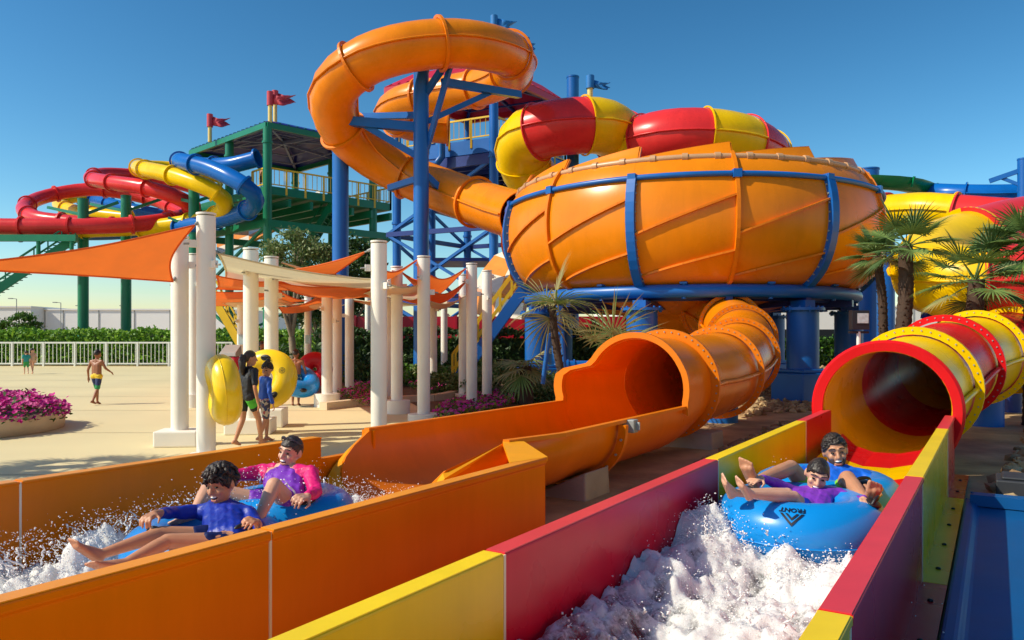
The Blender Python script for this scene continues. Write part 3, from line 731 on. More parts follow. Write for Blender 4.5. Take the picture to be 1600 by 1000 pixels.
# green tower
gt = thing('slide_tower', 'green steel slide tower with a dark blue roof and yellow railings at the left', 'tower', (-15.9, 53, 0))
zr = 14.7; A = at(417, 200, 46.8); B = at(297, 237, 54); C = at(592, 229, 52.5); D = B + C - A
hiproof(gt, A, B, C, D, zr, .9, M('dark_blue_roof', hexcol('181C8A'), .4, .1), M('pale_truss', hexcol('8A86A8'), .5), SGREEN)
mx = lambda p, q, t: p.lerp(q, t)
cen = (A + D) / 2
ins = lambda p, k=.06: p.lerp(cen, k)
b_posts = [ins(A, .03), ins(B), ins(C), ins(D), mx(ins(A), ins(B), .5), mx(ins(C), ins(D), .5)]
for p in b_posts:
    b = MB(); b.cyl((p.x, p.y, -.1), .27, zr - .1, 14); b.cyl((p.x, p.y, zr - 1.2), .33, .12, 14); b.build('column', SGREEN, gt)
zd = 10.9; E = at(604, 290, 53)
a2, b2, c2, d2 = ins(A, .0), ins(B, .05), C + (C - A) * .12, D + (C - A) * .12
b = MB(); q = [Vector((p.x, p.y, 0)) for p in (a2, c2, d2, b2)]
b.hexa([p + UP * (zd - .5) for p in q], [p + UP * zd for p in q]); b.build('deck', SGREEN, gt)
b = MB()
for k in range(7):
    p1, p2 = mx(q[0], q[1], k / 6), mx(q[3], q[2], k / 6); b.beam(p1 + UP * (zd - .9), p2 + UP * (zd - .9), .2, .5)
for i in range(4): b.beam(q[i] + UP * (zd - 2.3), q[(i + 1) % 4] + UP * (zd - 2.3), .25, .45)
for i in range(4):
    for za, zb in ((.3, 4.4), (4.4, 8.5)):
        b.beam(q[i] + UP * za, q[(i + 1) % 4] + UP * zb, .16, .16); b.beam(q[(i + 1) % 4] + UP * za, q[i] + UP * zb, .16, .16)
    b.beam(q[i] + UP * 4.4, q[(i + 1) % 4] + UP * 4.4, .2, .25)
b.build('deck_beam', SGREEN, gt)
railing(gt, [q[0], q[1], q[2]], zd, SYEL); railing(gt, [q[0], mx(q[0], q[3], .18)], zd, SYEL)
b = MB()                                                     # stair flights inside the tower
for za, zb, pa_, pb_ in ((0, 3.6, at(455, 528, 52), at(500, 528, 51)), (3.6, 7.2, at(520, 528, 51.5), at(470, 528, 52.5)), (7.2, 10.8, at(470, 528, 51), at(525, 528, 50))):
    a_ = Vector((pa_.x, pa_.y, za)); c_ = Vector((pb_.x, pb_.y, zb))
    for o_ in (0, 1.3): b.beam(a_ + Vector((0, o_, 0)), c_ + Vector((0, o_, 0)), .12, .4); b.beam(a_ + Vector((0, o_, 1)), c_ + Vector((0, o_, 1)), .07, .07)
    for k in range(15): p = a_.lerp(c_, k / 14); b.box(p + Vector((0, .65, 0)), (.32, 1.3, .06))
b.build('stair_flight', SGREEN, gt)
for px, py, Yb, h, lab in ((328, 222, 51, 1.6, 'red pennant flag on the left end of the blue roof'), (422, 193, 47, 1.7, 'red flag on the nearer pole at the corner of the blue roof'), (430, 195, 48.5, 1.9, 'red double-tailed flag on the taller pole at the corner of the blue roof')):
    flag(at(px, py, Yb), h, SPINK, PALEY, lab, .6, 1.2)
# blue tower behind the corkscrew
bt = thing('slide_tower', 'blue steel slide tower with a red roof behind the orange corkscrew', 'tower', (-1.9, 44.5, 0))
zr = 15.6; A = at(772, 108, 40); B = at(602, 130, 43.2); C = at(886, 156, 46.0); D = B + C - A; cen = (A + D) / 2
hiproof(bt, A, B, C, D, zr, 1.4, SRED, SDKBLUE, SRED)
for p in (ins(A, .02), ins(B, .12), ins(C, .1), ins(D), mx(ins(B), ins(D), .5)):
    b = MB(); b.cyl((p.x, p.y, -.1), .24, zr - .1, 14)
    for zz in (4, 8, 11): b.cyl((p.x, p.y, zz), .29, .12, 14)
    b.build('column', SBLUE, bt)
zd = 12.1; q = [Vector((ins(p, .02).x, ins(p, .02).y, 0)) for p in (A, C, D, B)]
b = MB(); b.hexa([p + UP * (zd - .75) for p in q], [p + UP * zd for p in q]); b.build('deck', SBLUE, bt)
b = MB()
for k in range(8):
    p1, p2 = mx(q[0], q[1], k / 7), mx(q[3], q[2], k / 7); b.beam(p1 + UP * (zd - 1.1), p2 + UP * (zd - 1.1), .2, .55)
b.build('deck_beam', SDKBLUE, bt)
for zz in (3.6, 7.4):
    b = MB()
    for i in range(4): b.beam(q[i] + UP * zz, q[(i + 1) % 4] + UP * zz, .18, .26)
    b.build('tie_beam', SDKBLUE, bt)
b = MB()
for i in range(4):
    for za, zb in ((.2, 3.6), (3.6, 7.4), (7.4, 11.0)):
        b.beam(q[i] + UP * za, q[(i + 1) % 4] + UP * zb, .15, .15); b.beam(q[(i + 1) % 4] + UP * za, q[i] + UP * zb, .15, .15)
b.build('cross_brace', SBLUE, bt)
railing(bt, [q[3], q[0], q[1], q[2]], zd, SYEL)
b = MB()
for lv in range(3):
    za, zb = 7.8 + lv * 1.1, 8.9 + lv * 1.1; x0, x1 = (-4.5, -.5) if lv % 2 else (-.5, -4.5)
    b.hexa([(x0, 43.5, za), (x0, 45, za), (x1, 45, zb), (x1, 43.5, zb)], [(x0, 43.5, za + .35), (x0, 45, za + .35), (x1, 45, zb + .35), (x1, 43.5, zb + .35)])
for zz in (2, 4, 6): b.box((-2.2, 45, zz), (4.5, 4, .18))
b.build('stair_flight', SDKBLUE, bt)
b = MB(); p = at(690, 222, 41); b.tube([p, p - UP * .8, p - UP * 1.2 + Vector((-.3, 0, 0)), p - UP * 1.25 + Vector((-1.3, 0, 0))], .2, 12); b.build('drain_pipe', SBLUE, bt)
flag(at(772, 70, 41), 1.3, SBC, PALEY, 'blue flag on top of the red roof', .8, 1.3); flag(at(822, 92, 42), .9, SBC, PALEY, 'small blue flag half hidden behind the orange corkscrew', .4, .6); flag(at(922, 160, 36), 1.0, SBC, PALEY, 'blue flag on a yellow pole above the yellow tube', .35, 1.1)
# blue stair with yellow rails in front of the tower
st = thing('steel_stair', 'blue stair with yellow handrails beside the white columns', 'stair', (-1.5, 24.4, 0))
a_, c_ = at(707, 592, 24.0), at(818, 452, 24.0); a_.z = .1
for dy in (0, 1.35):
    o_ = Vector((0, dy, 0)); b = MB(); b.beam(a_ + o_, c_ + o_, .09, .34); b.build('stringer', SBLUE, st)
    b = MB(); n = 6
    for h in (.5, 1.0): b.beam(a_ + o_ + UP * h, c_ + o_ + UP * h, .06, .06)
    for k in range(n + 1): p = a_.lerp(c_, k / n) + o_; b.beam(p, p + UP * 1.0, .07, .07)
    b.build('handrail', SYEL, st)
b = MB(); n = 17
for k in range(n): p = a_.lerp(c_, (k + .3) / n); b.box(p + Vector((0, .68, .06)), (.26, 1.28, .04)); b.box(p + Vector((.12, .68, -.02)), (.02, 1.28, .16))
b.build('tread', SBLUE, st)
b = MB(); b.box(c_ + Vector((.55, .68, 0)), (1.0, 1.4, .12)); b.build('landing', SBLUE, st)
b = MB()
for x in (.1, 1.0):
    for y in (0, 1.35): p = c_ + Vector((x, y, 0)); b.beam(p, p + UP * 1.05, .08, .08)
for y in (0, 1.35):
    for h in (.5, 1.05): b.beam(c_ + Vector((.1, y, h)), c_ + Vector((1.0, y, h)), .06, .06)
b.build('landing_rail', SYEL, st)
b = MB()
for x in (.25, .9):
    for y in (.1, 1.25): p = c_ + Vector((x, y, 0)); b.beam(Vector((p.x, p.y, -.05)), p, .12, .12)
b.build('landing_leg', SBLUE, st)
# second, green stair far behind
st = thing('steel_stair', 'green stair with a yellow handrail seen between the white columns at the left', 'stair', (-13, 36, 0))
a_, c_ = at(388, 560, 40), at(335, 468, 40)
b = MB(); b.beam(a_, c_, .14, .4); b.build('stringer', SYEL, st)
b = MB()
for h in (.6, 1.1): b.beam(a_ + UP * h, c_ + UP * h, .08, .08)
for k in range(6): p = a_.lerp(c_, k / 5); b.beam(p, p + UP * 1.1, .08, .08)
b.build('handrail', SYEL, st)
b = MB()
for k in range(16): b.box(a_.lerp(c_, k / 15) + Vector((0, .8, .1)), (.3, 1.5, .06))
b.build('tread', SGREEN, st)
b = MB(); b.beam(c_ + Vector((-.3, .8, -.2)), c_ + Vector((-1.8, .8, -.2)), 1.6, .3); b.build('landing', SGREEN, st)
# striped racing slides far behind
def racer(label, left, right, n, cols, x, y):
    t = thing('racing_slide', label, 'water slide', (x, y, 0)); mm = [fibre('white_lane', 'EADFCB'), fibre('orange_lane', 'EC9440')]
    for i in range(n):
        b = MB()
        for rr in range(len(left) - 1):
            q0, q1 = left[rr].lerp(right[rr], i / n), left[rr].lerp(right[rr], (i + 1) / n); q2, q3 = left[rr + 1].lerp(right[rr + 1], i / n), left[rr + 1].lerp(right[rr + 1], (i + 1) / n)
            b.add([q0, q1, q3, q2], [(0, 1, 2, 3)], (i + rr) % 2)
        o = b.build('lane', mm, t); o.modifiers.new('t', 'SOLIDIFY').thickness = .2
racer('orange and white chequered racing slide beyond the green tower', [at(500, 300, 66), at(470, 318, 65), at(430, 342, 63), at(390, 360, 62), at(340, 380, 61)], [at(505, 322, 64), at(475, 345, 63), at(430, 362, 61), at(390, 382, 60), at(340, 402, 59)], 2, 2, -22, 63)
racer('orange and white striped racing slide behind the left side of the bowl', [at(805, 392, 33), at(775, 405, 33), at(755, 430, 32), at(742, 455, 31), at(735, 490, 31)], [at(838, 400, 31), at(832, 425, 31), at(828, 450, 30), at(824, 475, 29), at(820, 500, 29)], 2, 2, 0, 31)
# ================================================================== white columns and shade sails
def column(px, Y, ptop, base, label, r_=.125):
    c = at(px, 528, Y); h = EYE + (HOR - ptop) / FL * Y
    t = thing('shade_column', label, 'column', (c.x, Y, 0), 'white columns carrying the shade sails')
    b = MB(); b.cyl((c.x, Y, -.02), r_, h - .02 + .02, 30); b.cyl((c.x, Y, h), r_ * 1.05, .025, 30)
    b.build('shaft', WHITE, t)
    if base:
        b = MB(); wx, wy, hz = base
        if wx == wy: b.cyl((c.x, Y, -.02), wx / 2, hz + .02, 32)
        else: b.box((c.x, Y, hz / 2 - .01), (wx, wy, hz), .12)
        b.build('base_block', WHITE, t, bevel=.025)
    b = MB()
    for k in range(3):
        a = k * 2.1 + px; z = h - .12 - .28 * k; d_ = Vector((cos(a), sin(a), 0)); p = Vector((c.x, Y, z)) + d_ * r_
        b.box(p + d_ * .04, (.1, .05, .1), a); b.tube([p + d_ * .05, p + d_ * .16 - UP * .01], .016, 6, 1)
    b.build('bracket', [WHITE, GREY], t)
    return t
for args in (
    (322, 10.5, 336, (.42, .42, .03), 'nearest and tallest white column, in front of the yellow raft'), (281, 11.5, 372, (.62, .5, .24), 'white column on a rounded block just left of the nearest column'),
    (303, 17.8, 398, (.4, .4, .3), 'thin white column seen in the gap behind the nearest column'), (592, 12.0, 379, (.4, .4, .03), 'white column nearest to the back wall of the orange lane, right of the swimmers'),
    (662, 15.0, 402, (.62, .62, .12), 'white column on a low round base behind the flower bed edge'), (737, 17.6, 413, None, 'white column rising from the pink flowers'),
    (761, 19.3, 424, None, 'white column at the right end of the shade row beside the blue stair'), (620, 16.4, 418, (.56, .56, .27), 'white column on a round drum base between two flower beds'),
    (608, 20.0, 432, None, 'white column peeking out directly behind the drum-based column'), (392, 13.0, 390, (.75, .6, .26), 'white column standing behind the girl in the wetsuit'),
    (424, 14.0, 403, (.5, .62, .34), 'white column on a square block behind the boy with the yellow raft'), (377, 24, 468, None, 'distant white column with a small notice, left of the girl'),
    (511, 18.0, 456, (.6, .6, .3), 'white column beside the red raft on a round base'), (527, 21, 458, None, 'white column just right of the column beside the red raft'),
    (546, 22, 456, None, 'white column in front of the thick blue post'), (575, 32, 458, (.6, .6, .16), 'farthest white column on a low base amid dark shrubs'),
    (481, 28, 464, None, 'distant white column with a small notice near the pale tree trunk'), (676, 22, 462, None, 'white column immediately right of the round-based column'),
    (694, 29, 464, None, 'distant white column near the foot of the blue stair'), (724, 20.5, 430, (.45, .45, .12), 'white column tucked behind the one in the pink flowers')):
    column(*args)
for px, Y in ((377, 24), (481, 28)):
    c = at(px, 530, Y - .14); b = MB(); b.box((c.x, c.y, 1.55), (.18, .02, .3)); b.build('notice', M('pale_blue_notice', hexcol('A9C4CC'), .5, .2, 40), None, 'small pale blue notice on a distant column ' + ('left of the girl' if px == 377 else 'near the pale tree'), 'notice')

def sail(cs, mat, label, sag=.12, pull=.16, ropes=(), n=14, twist=True):
    t = thing('shade_sail', label, 'shade sail', sum((Vector(c) for c in cs), Vector()) / len(cs), 'shade sails strung between the columns')
    b = MB(); vs = []; m = sum(cs, Vector()) / len(cs)
    if len(cs) == 3:
        A, B, C = cs; idx = {}
        for i in range(n + 1):
            for j in range(n + 1 - i):
                u, v = i / n, j / n; w_ = 1 - u - v; p = A * w_ + B * u + C * v
                pin = pull * 4 * max(u * v, v * w_, u * w_) * (1 - 27 * u * v * w_)
                p = p.lerp(m, min(.6, pin)) - UP * sag * (1 - (u * u + v * v + w_ * w_)) * 1.2
                idx[i, j] = len(vs); vs.append(p)
        fs = []
        for i in range(n):
            for j in range(n - i):
                fs.append((idx[i, j], idx[i + 1, j], idx[i, j + 1]))
                if (i + 1, j + 1) in idx: fs.append((idx[i + 1, j], idx[i + 1, j + 1], idx[i, j + 1]))
        edges = [[vs[idx[i, 0]] for i in range(n + 1)], [vs[idx[0, j]] for j in range(n + 1)], [vs[idx[i, n - i]] for i in range(n + 1)]]
    else:
        A, B, C, D = cs; fs = []
        for i in range(n + 1):
            for j in range(n + 1):
                u, v = i / n, j / n
                p = A * (1 - u) * (1 - v) + B * u * (1 - v) + C * u * v + D * (1 - u) * v
                eu = 4 * u * (1 - u); ev = 4 * v * (1 - v)
                k = max(eu * (1 - ev), ev * (1 - eu)); p = p.lerp(Vector((m.x, m.y, p.z)), pull * k)
                p = p - UP * sag * (eu + ev) * .6; vs.append(p)
        for i in range(n):
            for j in range(n): a = i * (n + 1) + j; fs.append((a, a + n + 1, a + n + 2, a + 1))
        g = lambda i, j: vs[i * (n + 1) + j]
        edges = [[g(i, 0) for i in range(n + 1)], [g(i, n) for i in range(n + 1)], [g(0, j) for j in range(n + 1)], [g(n, j) for j in range(n + 1)]]
    b.add(vs, fs, 0, True); b.build('canopy', mat, t)
    b = MB()
    for e in edges: b.tube(e, .014, 6)
    b.build('hem', mat, t)
    if ropes:
        b = MB()
        for a, c in ropes: b.tube([a, c], .012, 6); b.tube([a.lerp(c, .25), a.lerp(c, .6)], .024, 6)
        b.build('cable', GREY, t)
    return t
O, C_ = CANV_O, CANV_C
p = at(304, 352, 10.35); q = at(270, 440, 11.3)
sail([p, at(-110, 418, 8.6), q], O, 'big orange triangular sail stretching out to the left edge', .05, .17, [(p, at(313, 345, 10.45)), (q, at(276, 430, 11.45))])
p = at(341, 396, 10.6); q = at(581, 437, 12)
sail([p, q, at(600, 453, 17), at(350, 436, 17)], C_, 'long cream sail from the nearest column toward the right', .07, .05, [(p, at(332, 392, 10.5)), (q, at(590, 434, 12))])
p = at(570, 394, 12.1)
sail([p, at(440, 424, 14.2), at(505, 440, 18)], O, 'narrow orange sail rising to the top of the column beside the lane', .05, .08, [(p, at(588, 386, 12))])
sail([at(338, 431, 13.5), at(440, 440, 14.6), at(500, 452, 20), at(338, 452, 21)], O, 'orange sail in shade directly under the long cream one', .06, .05)
sail([at(428, 441, 14.6), at(578, 441, 14.8), at(610, 456, 20), at(500, 464, 22)], O, 'wide orange sail between the two middle columns', .16, .05)
sail([at(310, 454, 18.4), at(432, 450, 18), at(480, 470, 27), at(312, 478, 27)], O, 'orange sail low behind the nearest column', .10, .05)
sail([at(345, 472, 23), at(432, 464, 21), at(478, 474, 29), at(372, 480, 30)], C_, 'small cream sail low behind the wetsuit girl', .1, .06)
sail([at(436, 480, 21), at(500, 462, 19), at(525, 474, 28), at(442, 488, 29)], O, 'small orange sail lowest of all above the bare-backed boy', .16, .06)
sail([at(434, 472, 20), at(500, 474, 21), at(540, 476, 26), at(482, 480, 30)], C_, 'small cream sail above the bare-backed boy', .12, .06)
sail([at(440, 410, 14.1), at(520, 436, 18), at(600, 436, 16.6), at(520, 428, 15.5)], C_, 'slim cream sail in front of the olive tree', .05, .1)
p = at(652, 406, 15)
sail([p, at(604, 424, 13), at(545, 440, 16), at(612, 432, 18)], O, 'orange sail between the lane-side column and the round-based one', .12, .12, [(p, at(660, 403, 15))])
sail([at(604, 442, 12.3), at(652, 446, 15), at(676, 468, 23), at(546, 462, 21)], C_, 'cream sail right of the lane-side column', .08, .05)
p = at(727, 420, 17.5)
sail([p, at(672, 430, 15.2), at(626, 424, 16.6), at(676, 464, 21.8)], O, 'orange sail swooping between the right-hand columns', .22, .12, [(p, at(736, 415, 17.6)), (at(672, 430, 15.2), at(664, 426, 15))])
sail([at(728, 440, 17.5), at(670, 452, 15.2), at(610, 462, 18), at(700, 466, 27)], O, 'lower orange sail in front of the striped racing slide', .26, .12)
p = at(752, 436, 19.2)
sail([at(728, 462, 20), at(670, 470, 16), at(676, 474, 22), at(694, 470, 28)], C_, 'cream sail hanging lowest at the right end of the row', .2, .1)
sail([at(548, 466, 22), at(608, 464, 20), at(678, 474, 22), at(575, 474, 31)], C_, 'cream sail deep in the shade at the back of the row', .15, .1)
sail([at(552, 470, 22), at(600, 462, 20.2), at(640, 466, 26), at(575, 470, 31)], O, 'dark orange sail deep in the shade at the back', .1, .1)

# ================================================================== fences, hedges, buildings
f = thing('railing_fence', 'long white railing fence at the far side of the plaza', 'fence', at(150, 528, 43.6) * 1)
f.location.z = 0
YF = 43.6; x0, x1 = -40, at(362, 528, YF).x
b = MB(); b.beam((x0, YF, 1.33), (x1, YF, 1.33), .07, .09); b.build('top_rail', WSTEEL, f)
b = MB(); b.beam((x0, YF, .14), (x1, YF, .14), .06, .08); b.build('bottom_rail', WSTEEL, f)
n = int((x1 - x0) / 1.78)
for k in range(n + 1):
    x = x1 - k * 1.78; b = MB(); b.box((x, YF, .66), (.1, .1, 1.4)); b.build('post', WSTEEL, f)
b = MB(); n = int((x1 - x0) / .223)
for k in range(n):
    x = x1 - (k + .5) * .223; b.box((x, YF - .001, .73), (.026, .026, 1.14))
b.build('bars', WSTEEL, f)
rnd = random.Random(7)
def leaves(b, pts, size, rnd, nm, asp=.5):
    for p in pts:
        d1 = Vector((rnd.gauss(0, 1), rnd.gauss(0, 1), rnd.gauss(0, 1))).normalized(); d2 = d1.orthogonal().normalized()
        d2 = Matrix.Rotation(rnd.random() * 6.28, 3, d1) @ d2; s = size * rnd.uniform(.6, 1.3)
        b.add([p - d1 * s, p + d2 * s * asp, p + d1 * s, p - d2 * s * asp], [(0, 1, 2, 3)], rnd.randrange(nm) if nm else 0)
def clump_pts(c, rad, ncl, per, rnd, cr=.28, floor=None):
    out = []; c = Vector(c)
    for k in range(ncl):
        d_ = Vector((rnd.gauss(0, 1), rnd.gauss(0, 1), rnd.gauss(0, .9))); d_ = d_.normalized() * rnd.uniform(.45, 1.0) ** .6
        cc = c + Vector((d_.x * rad[0], d_.y * rad[1], d_.z * rad[2])); q = rnd.uniform(.6, 1.3)
        for i in range(int(per * q)):
            e = Vector((rnd.gauss(0, 1), rnd.gauss(0, 1), rnd.gauss(0, .8))) * cr * .5 * q
            p = cc + Vector((e.x * rad[0], e.y * rad[1], e.z * rad[2]))
            if floor is None or p.z > floor: out.append(p)
    return out
def hedge(name, label, x0, x1, y, d, h, dens, size, mats, seed):
    rnd = random.Random(seed); b = MB(); pts = []
    for k in range(int((x1 - x0) * dens)):
        x = rnd.uniform(x0, x1); hh = h * (1 + .12 * noise.noise((x * .8, 0, seed)) + .08 * noise.noise((x * 3, 1, seed)))
        if rnd.random() < .45: pts.append(Vector((x, y + rnd.uniform(-d / 2, d / 2), hh + rnd.gauss(0, .07))))
        else: pts.append(Vector((x, y - d / 2 + rnd.gauss(0, .1), rnd.uniform(0, hh))))
    leaves(b, pts, size, rnd, len(mats))
    n = int(x1 - x0); dk = len(mats)
    for k in range(n): b.box((x0 + k + .5, y + .1, h * .43), (1.0, d * .7, h * .86), 0, 0)
    return b.build(name, mats, None, label, 'hedge', origin=((x0 + x1) / 2, y, 0))
hedge('hedge', 'clipped bright green hedge behind the white railing fence', -42, -8.5, 46.2, 2.2, 1.95, 520, .13, HLEAF, 3)
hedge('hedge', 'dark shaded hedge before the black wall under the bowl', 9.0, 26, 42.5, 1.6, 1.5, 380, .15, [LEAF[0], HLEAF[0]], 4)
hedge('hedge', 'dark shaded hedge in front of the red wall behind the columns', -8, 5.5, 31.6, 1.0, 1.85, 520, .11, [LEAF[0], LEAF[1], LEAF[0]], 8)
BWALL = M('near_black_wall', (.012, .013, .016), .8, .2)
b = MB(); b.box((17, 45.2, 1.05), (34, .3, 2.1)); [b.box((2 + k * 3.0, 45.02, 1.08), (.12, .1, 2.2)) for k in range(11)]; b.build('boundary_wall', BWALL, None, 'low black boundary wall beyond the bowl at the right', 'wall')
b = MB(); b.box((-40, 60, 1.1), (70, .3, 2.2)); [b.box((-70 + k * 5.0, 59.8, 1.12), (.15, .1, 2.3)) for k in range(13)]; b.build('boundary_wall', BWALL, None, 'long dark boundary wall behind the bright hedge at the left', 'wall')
BW = M('white_cladding', hexcol('E6E2DC'), .7, .04, .2)
BW2 = M('grey_white_cladding', hexcol('F2EEEA'), .7, .05, .2)
def hall(x0, x1, y, h, mat, label):
    t = thing('warehouse', label, 'building', ((x0 + x1) / 2, y, 0))
    b = MB(); b.box(((x0 + x1) / 2, y + 15, h / 2), (x1 - x0, 30, h)); b.build('wall', mat, t)
    b = MB(); b.box(((x0 + x1) / 2, y + 15, h + .1), (x1 - x0 + .3, 30.3, .2)); b.build('roof', mat, t)
    b = MB()
    for k in range(int((x1 - x0) / 5)):
        b.box((x0 + 2.5 + k * 5, y - .04, h / 2), (.12, .06, h))
    b.build('downpipe', GREY, t)
hall(-100, -65.8, 105, 5.75, BW, 'bright white flat-roofed warehouse at the far left edge')
hall(-65.6, -38, 108, 5.5, BW2, 'long pale grey warehouse with downpipes behind the hedge')
hall(15, 62, 110, 6.0, BW, 'white warehouse seen low beneath the bowl')
for px, py, Y in ((37, 468, 104), (105, 474, 106), (140, 479, 107), (208, 479, 106)):
    p = at(px, py, Y); b = MB(); b.cyl((p.x, Y - 1.5, -.1), .055, p.z + .1, 8); b.beam(Vector((p.x, Y - 1.5, p.z)), Vector((p.x - .9, Y - 1.5, p.z + .1)), .1, .08); b.box((p.x - .8, Y - 1.5, p.z + .06), (.5, .3, .12))
    b.build('street_lamp', GREY, None, 'thin street lamp above the far warehouse roofs', 'street lamp', 'street lamps by the warehouses')
b = MB(); b.box((-.9, 34.5, 1.28), (13.4, .25, 2.56)); [b.box((-7 + k * 1.5, 34.3, 1.3), (.1, .12, 2.6)) for k in range(10)]; b.build('boundary_wall', SRED, None, 'red metal wall behind the white columns', 'wall')
p = at(1338, 420, 36); b = MB(); b.cyl((p.x, 36, -.1), .16, p.z + .1, 14); b.cyl((p.x, 36, p.z), .2, .06, 14); b.build('light_pole', WSTEEL, None, 'plain white pole behind the right side of the bowl', 'pole')

# ================================================================== trees and planting
def tree(label, base, h, crown, rad, ncl, per, size, mats, seed, trunk_r=.12, lean=(0, 0), group=None):
    rnd = random.Random(seed); base = Vector(base); t = thing('tree', label, 'tree', base, group)
    c = Vector(crown); b = MB(); fork = base + UP * h * .45 + Vector((lean[0], lean[1], 0))
    b.tube(spline([base - UP * .1, base.lerp(fork, .5) + Vector((.05, 0, 0)), fork], .3), [trunk_r * (1 - .35 * i / 20) for i in range(len(spline([base - UP * .1, base.lerp(fork, .5) + Vector((.05, 0, 0)), fork], .3)))], 9)
    for k in range(9):
        d_ = Vector((rnd.uniform(-1, 1) * rad[0], rnd.uniform(-1, 1) * rad[1], rnd.uniform(-.5, .8) * rad[2])) * .8
        e = c + d_; mid = fork.lerp(e, .5) + Vector((rnd.uniform(-.2, .2), rnd.uniform(-.2, .2), .15)); b.tube([fork, mid, e], [trunk_r * .6, trunk_r * .35, trunk_r * .1], 7)
    b.build('trunk', WOOD, t)
    b = MB(); leaves(b, clump_pts(c, rad, ncl, per, rnd), size, rnd, len(mats)); b.build('crown', mats, t)
    return t
tree('olive-grey tree with a pale forked trunk behind the white columns', Vector((at(456, 528, 33).x, 33, 0)), 3.6, at(470, 402, 33), (1.6, 1.3, 1.15), 60, 130, .085, [LEAF[2], LEAF[1], LEAF[2]], 11, .16)
tree('dark green tree behind the thick blue post', Vector((at(545, 528, 35).x, 35, 0)), 4, at(552, 422, 35), (1.25, 1.2, 1.35), 46, 120, .10, [LEAF[0], LEAF[1]], 12)
tree('low dark tree in the shade behind the red raft', Vector((at(500, 528, 36).x, 36, 0)), 2.6, at(502, 470, 36), (2.4, 1.2, 1.1), 60, 110, .10, [LEAF[0], LEAF[0], LEAF[1]], 13)
tree('leafy green tree beyond the white railing at the far left', Vector((at(28, 528, 56).x, 56, 0)), 2.2, at(26, 508, 56), (1.55, 1.2, 1.0), 42, 90, .12, [LEAF[1], HLEAF[0]], 14)
tree('small round tree past the black wall, right of the bowl piers', Vector((at(1322, 528, 70).x, 70, 0)), 2.2, at(1322, 505, 70), (.9, .9, .9), 30, 70, .12, [LEAF[1], LEAF[2]], 15)
def shrub(label, c, rad, ncl, per, size, mats, seed, group='shrubs in the bed behind the columns'):
    rnd = random.Random(seed); b = MB(); c = Vector(c); pts = clump_pts(c + UP * rad[2] * .7, rad, ncl, per, rnd, .3, .02); leaves(b, pts, size, rnd, len(mats))
    for k in range(6):
        b.tube([c, c + Vector((rnd.uniform(-1, 1) * rad[0] * .6, rnd.uniform(-1, 1) * rad[1] * .6, rad[2] * rnd.uniform(.6, 1.2)))], .018, 5)
    return b.build('shrub', mats, None, label, 'shrub', group, origin=c)
sh = [(440, 30, 1.3, .9), (470, 27, 1.0, .8), (500, 30, 1.5, 1.1), (540, 29, 1.5, 1.2), (575, 27, 1.2, .9), (610, 29, 1.6, 1.0), (640, 25.5, 1.1, .8), (672, 26, 1.1, .75), (556, 33, 2.2, 1.6), (720, 27.5, 1.2, .8), (600, 32.6, 1.9, 1.4), (455, 34.5, 2.0, 1.5)]
lab = ['leafy shrub below the pale tree trunk', 'shrub left of the bare-backed boy', 'shrub above the red raft', 'dark shrub behind the column by the blue post', 'shrub at the foot of the farthest white column', 'shrub between the drum-based column and the red wall', 'shrub left of the blue stair foot', 'shrub right behind the round-based column', 'tall dark shrub against the thick blue post', 'shrub in front of the blue stair treads', 'tall dark shrub near the red wall', 'tall dark shrub far behind the yellow raft']
for i, (px, Y, rx, h) in enumerate(sh):
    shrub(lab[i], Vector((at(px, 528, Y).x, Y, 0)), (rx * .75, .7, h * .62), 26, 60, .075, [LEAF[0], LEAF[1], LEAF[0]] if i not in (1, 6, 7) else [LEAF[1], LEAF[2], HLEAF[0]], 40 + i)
for i, (px, Y, rx, h, lb) in enumerate(((775, 20.5, .8, .9, 'grey-green bush behind the last white column'), (812, 21, .9, .8, 'grey-green bush below the blue stair landing'), (745, 22, .8, .8, 'grey-green bush before the stair foot'), (870, 20, .8, .6, 'grey-green bush under the bent blue pipes'), (835, 19, .7, .6, 'grey-green bush beside the dark palm stump'), (700, 21.5, .8, .7, 'leafy bush left of the stair foot'))): shrub(lb, Vector((at(px, 528, Y).x, Y, 0)), (rx, .6, h * .6), 34, 70, .055, [LEAF[2], LEAF[1], LEAF[2]], 90 + i)
def blade(b, o, d, L, w_, droop, mi, nrm=None, seg=4):
    side = d.cross(UP); side = side.normalized() if side.length > .05 else Vector((1, 0, 0)); p = Vector(o); vs = []; dd = Vector(d)
    for i in range(seg + 1):
        t = i / seg; ww = w_ * (1 - t) ** .7 * (.55 + .45 * min(1, t * 4)); vs += [p - side * ww, p + UP * ww * .5 * (1 - t), p + side * ww]
        dd = (dd - UP * droop / seg).normalized(); p = p + dd * L / seg
    fs = []
    for i in range(seg):
        for j in (0, 1): fs.append((i * 3 + j, i * 3 + j + 1, i * 3 + j + 4, i * 3 + j + 3))
    b.add(vs, fs, mi)
def agave(label, c, r_, n, seed, mats):
    rnd = random.Random(seed); b = MB(); c = Vector(c)
    for k in range(n):
        a = k * 2.4 + rnd.uniform(-.2, .2); e = rnd.uniform(.25, 1.35); d_ = Vector((cos(a) * cos(e), sin(a) * cos(e), sin(e))); blade(b, c + UP * .03, d_, r_ * rnd.uniform(.8, 1.15), r_ * .055, rnd.uniform(.2, .7), rnd.randrange(len(mats)))
    return b.build('spiky_plant', mats, None, label, 'plant', 'spiky plants beside the orange flume', origin=c)
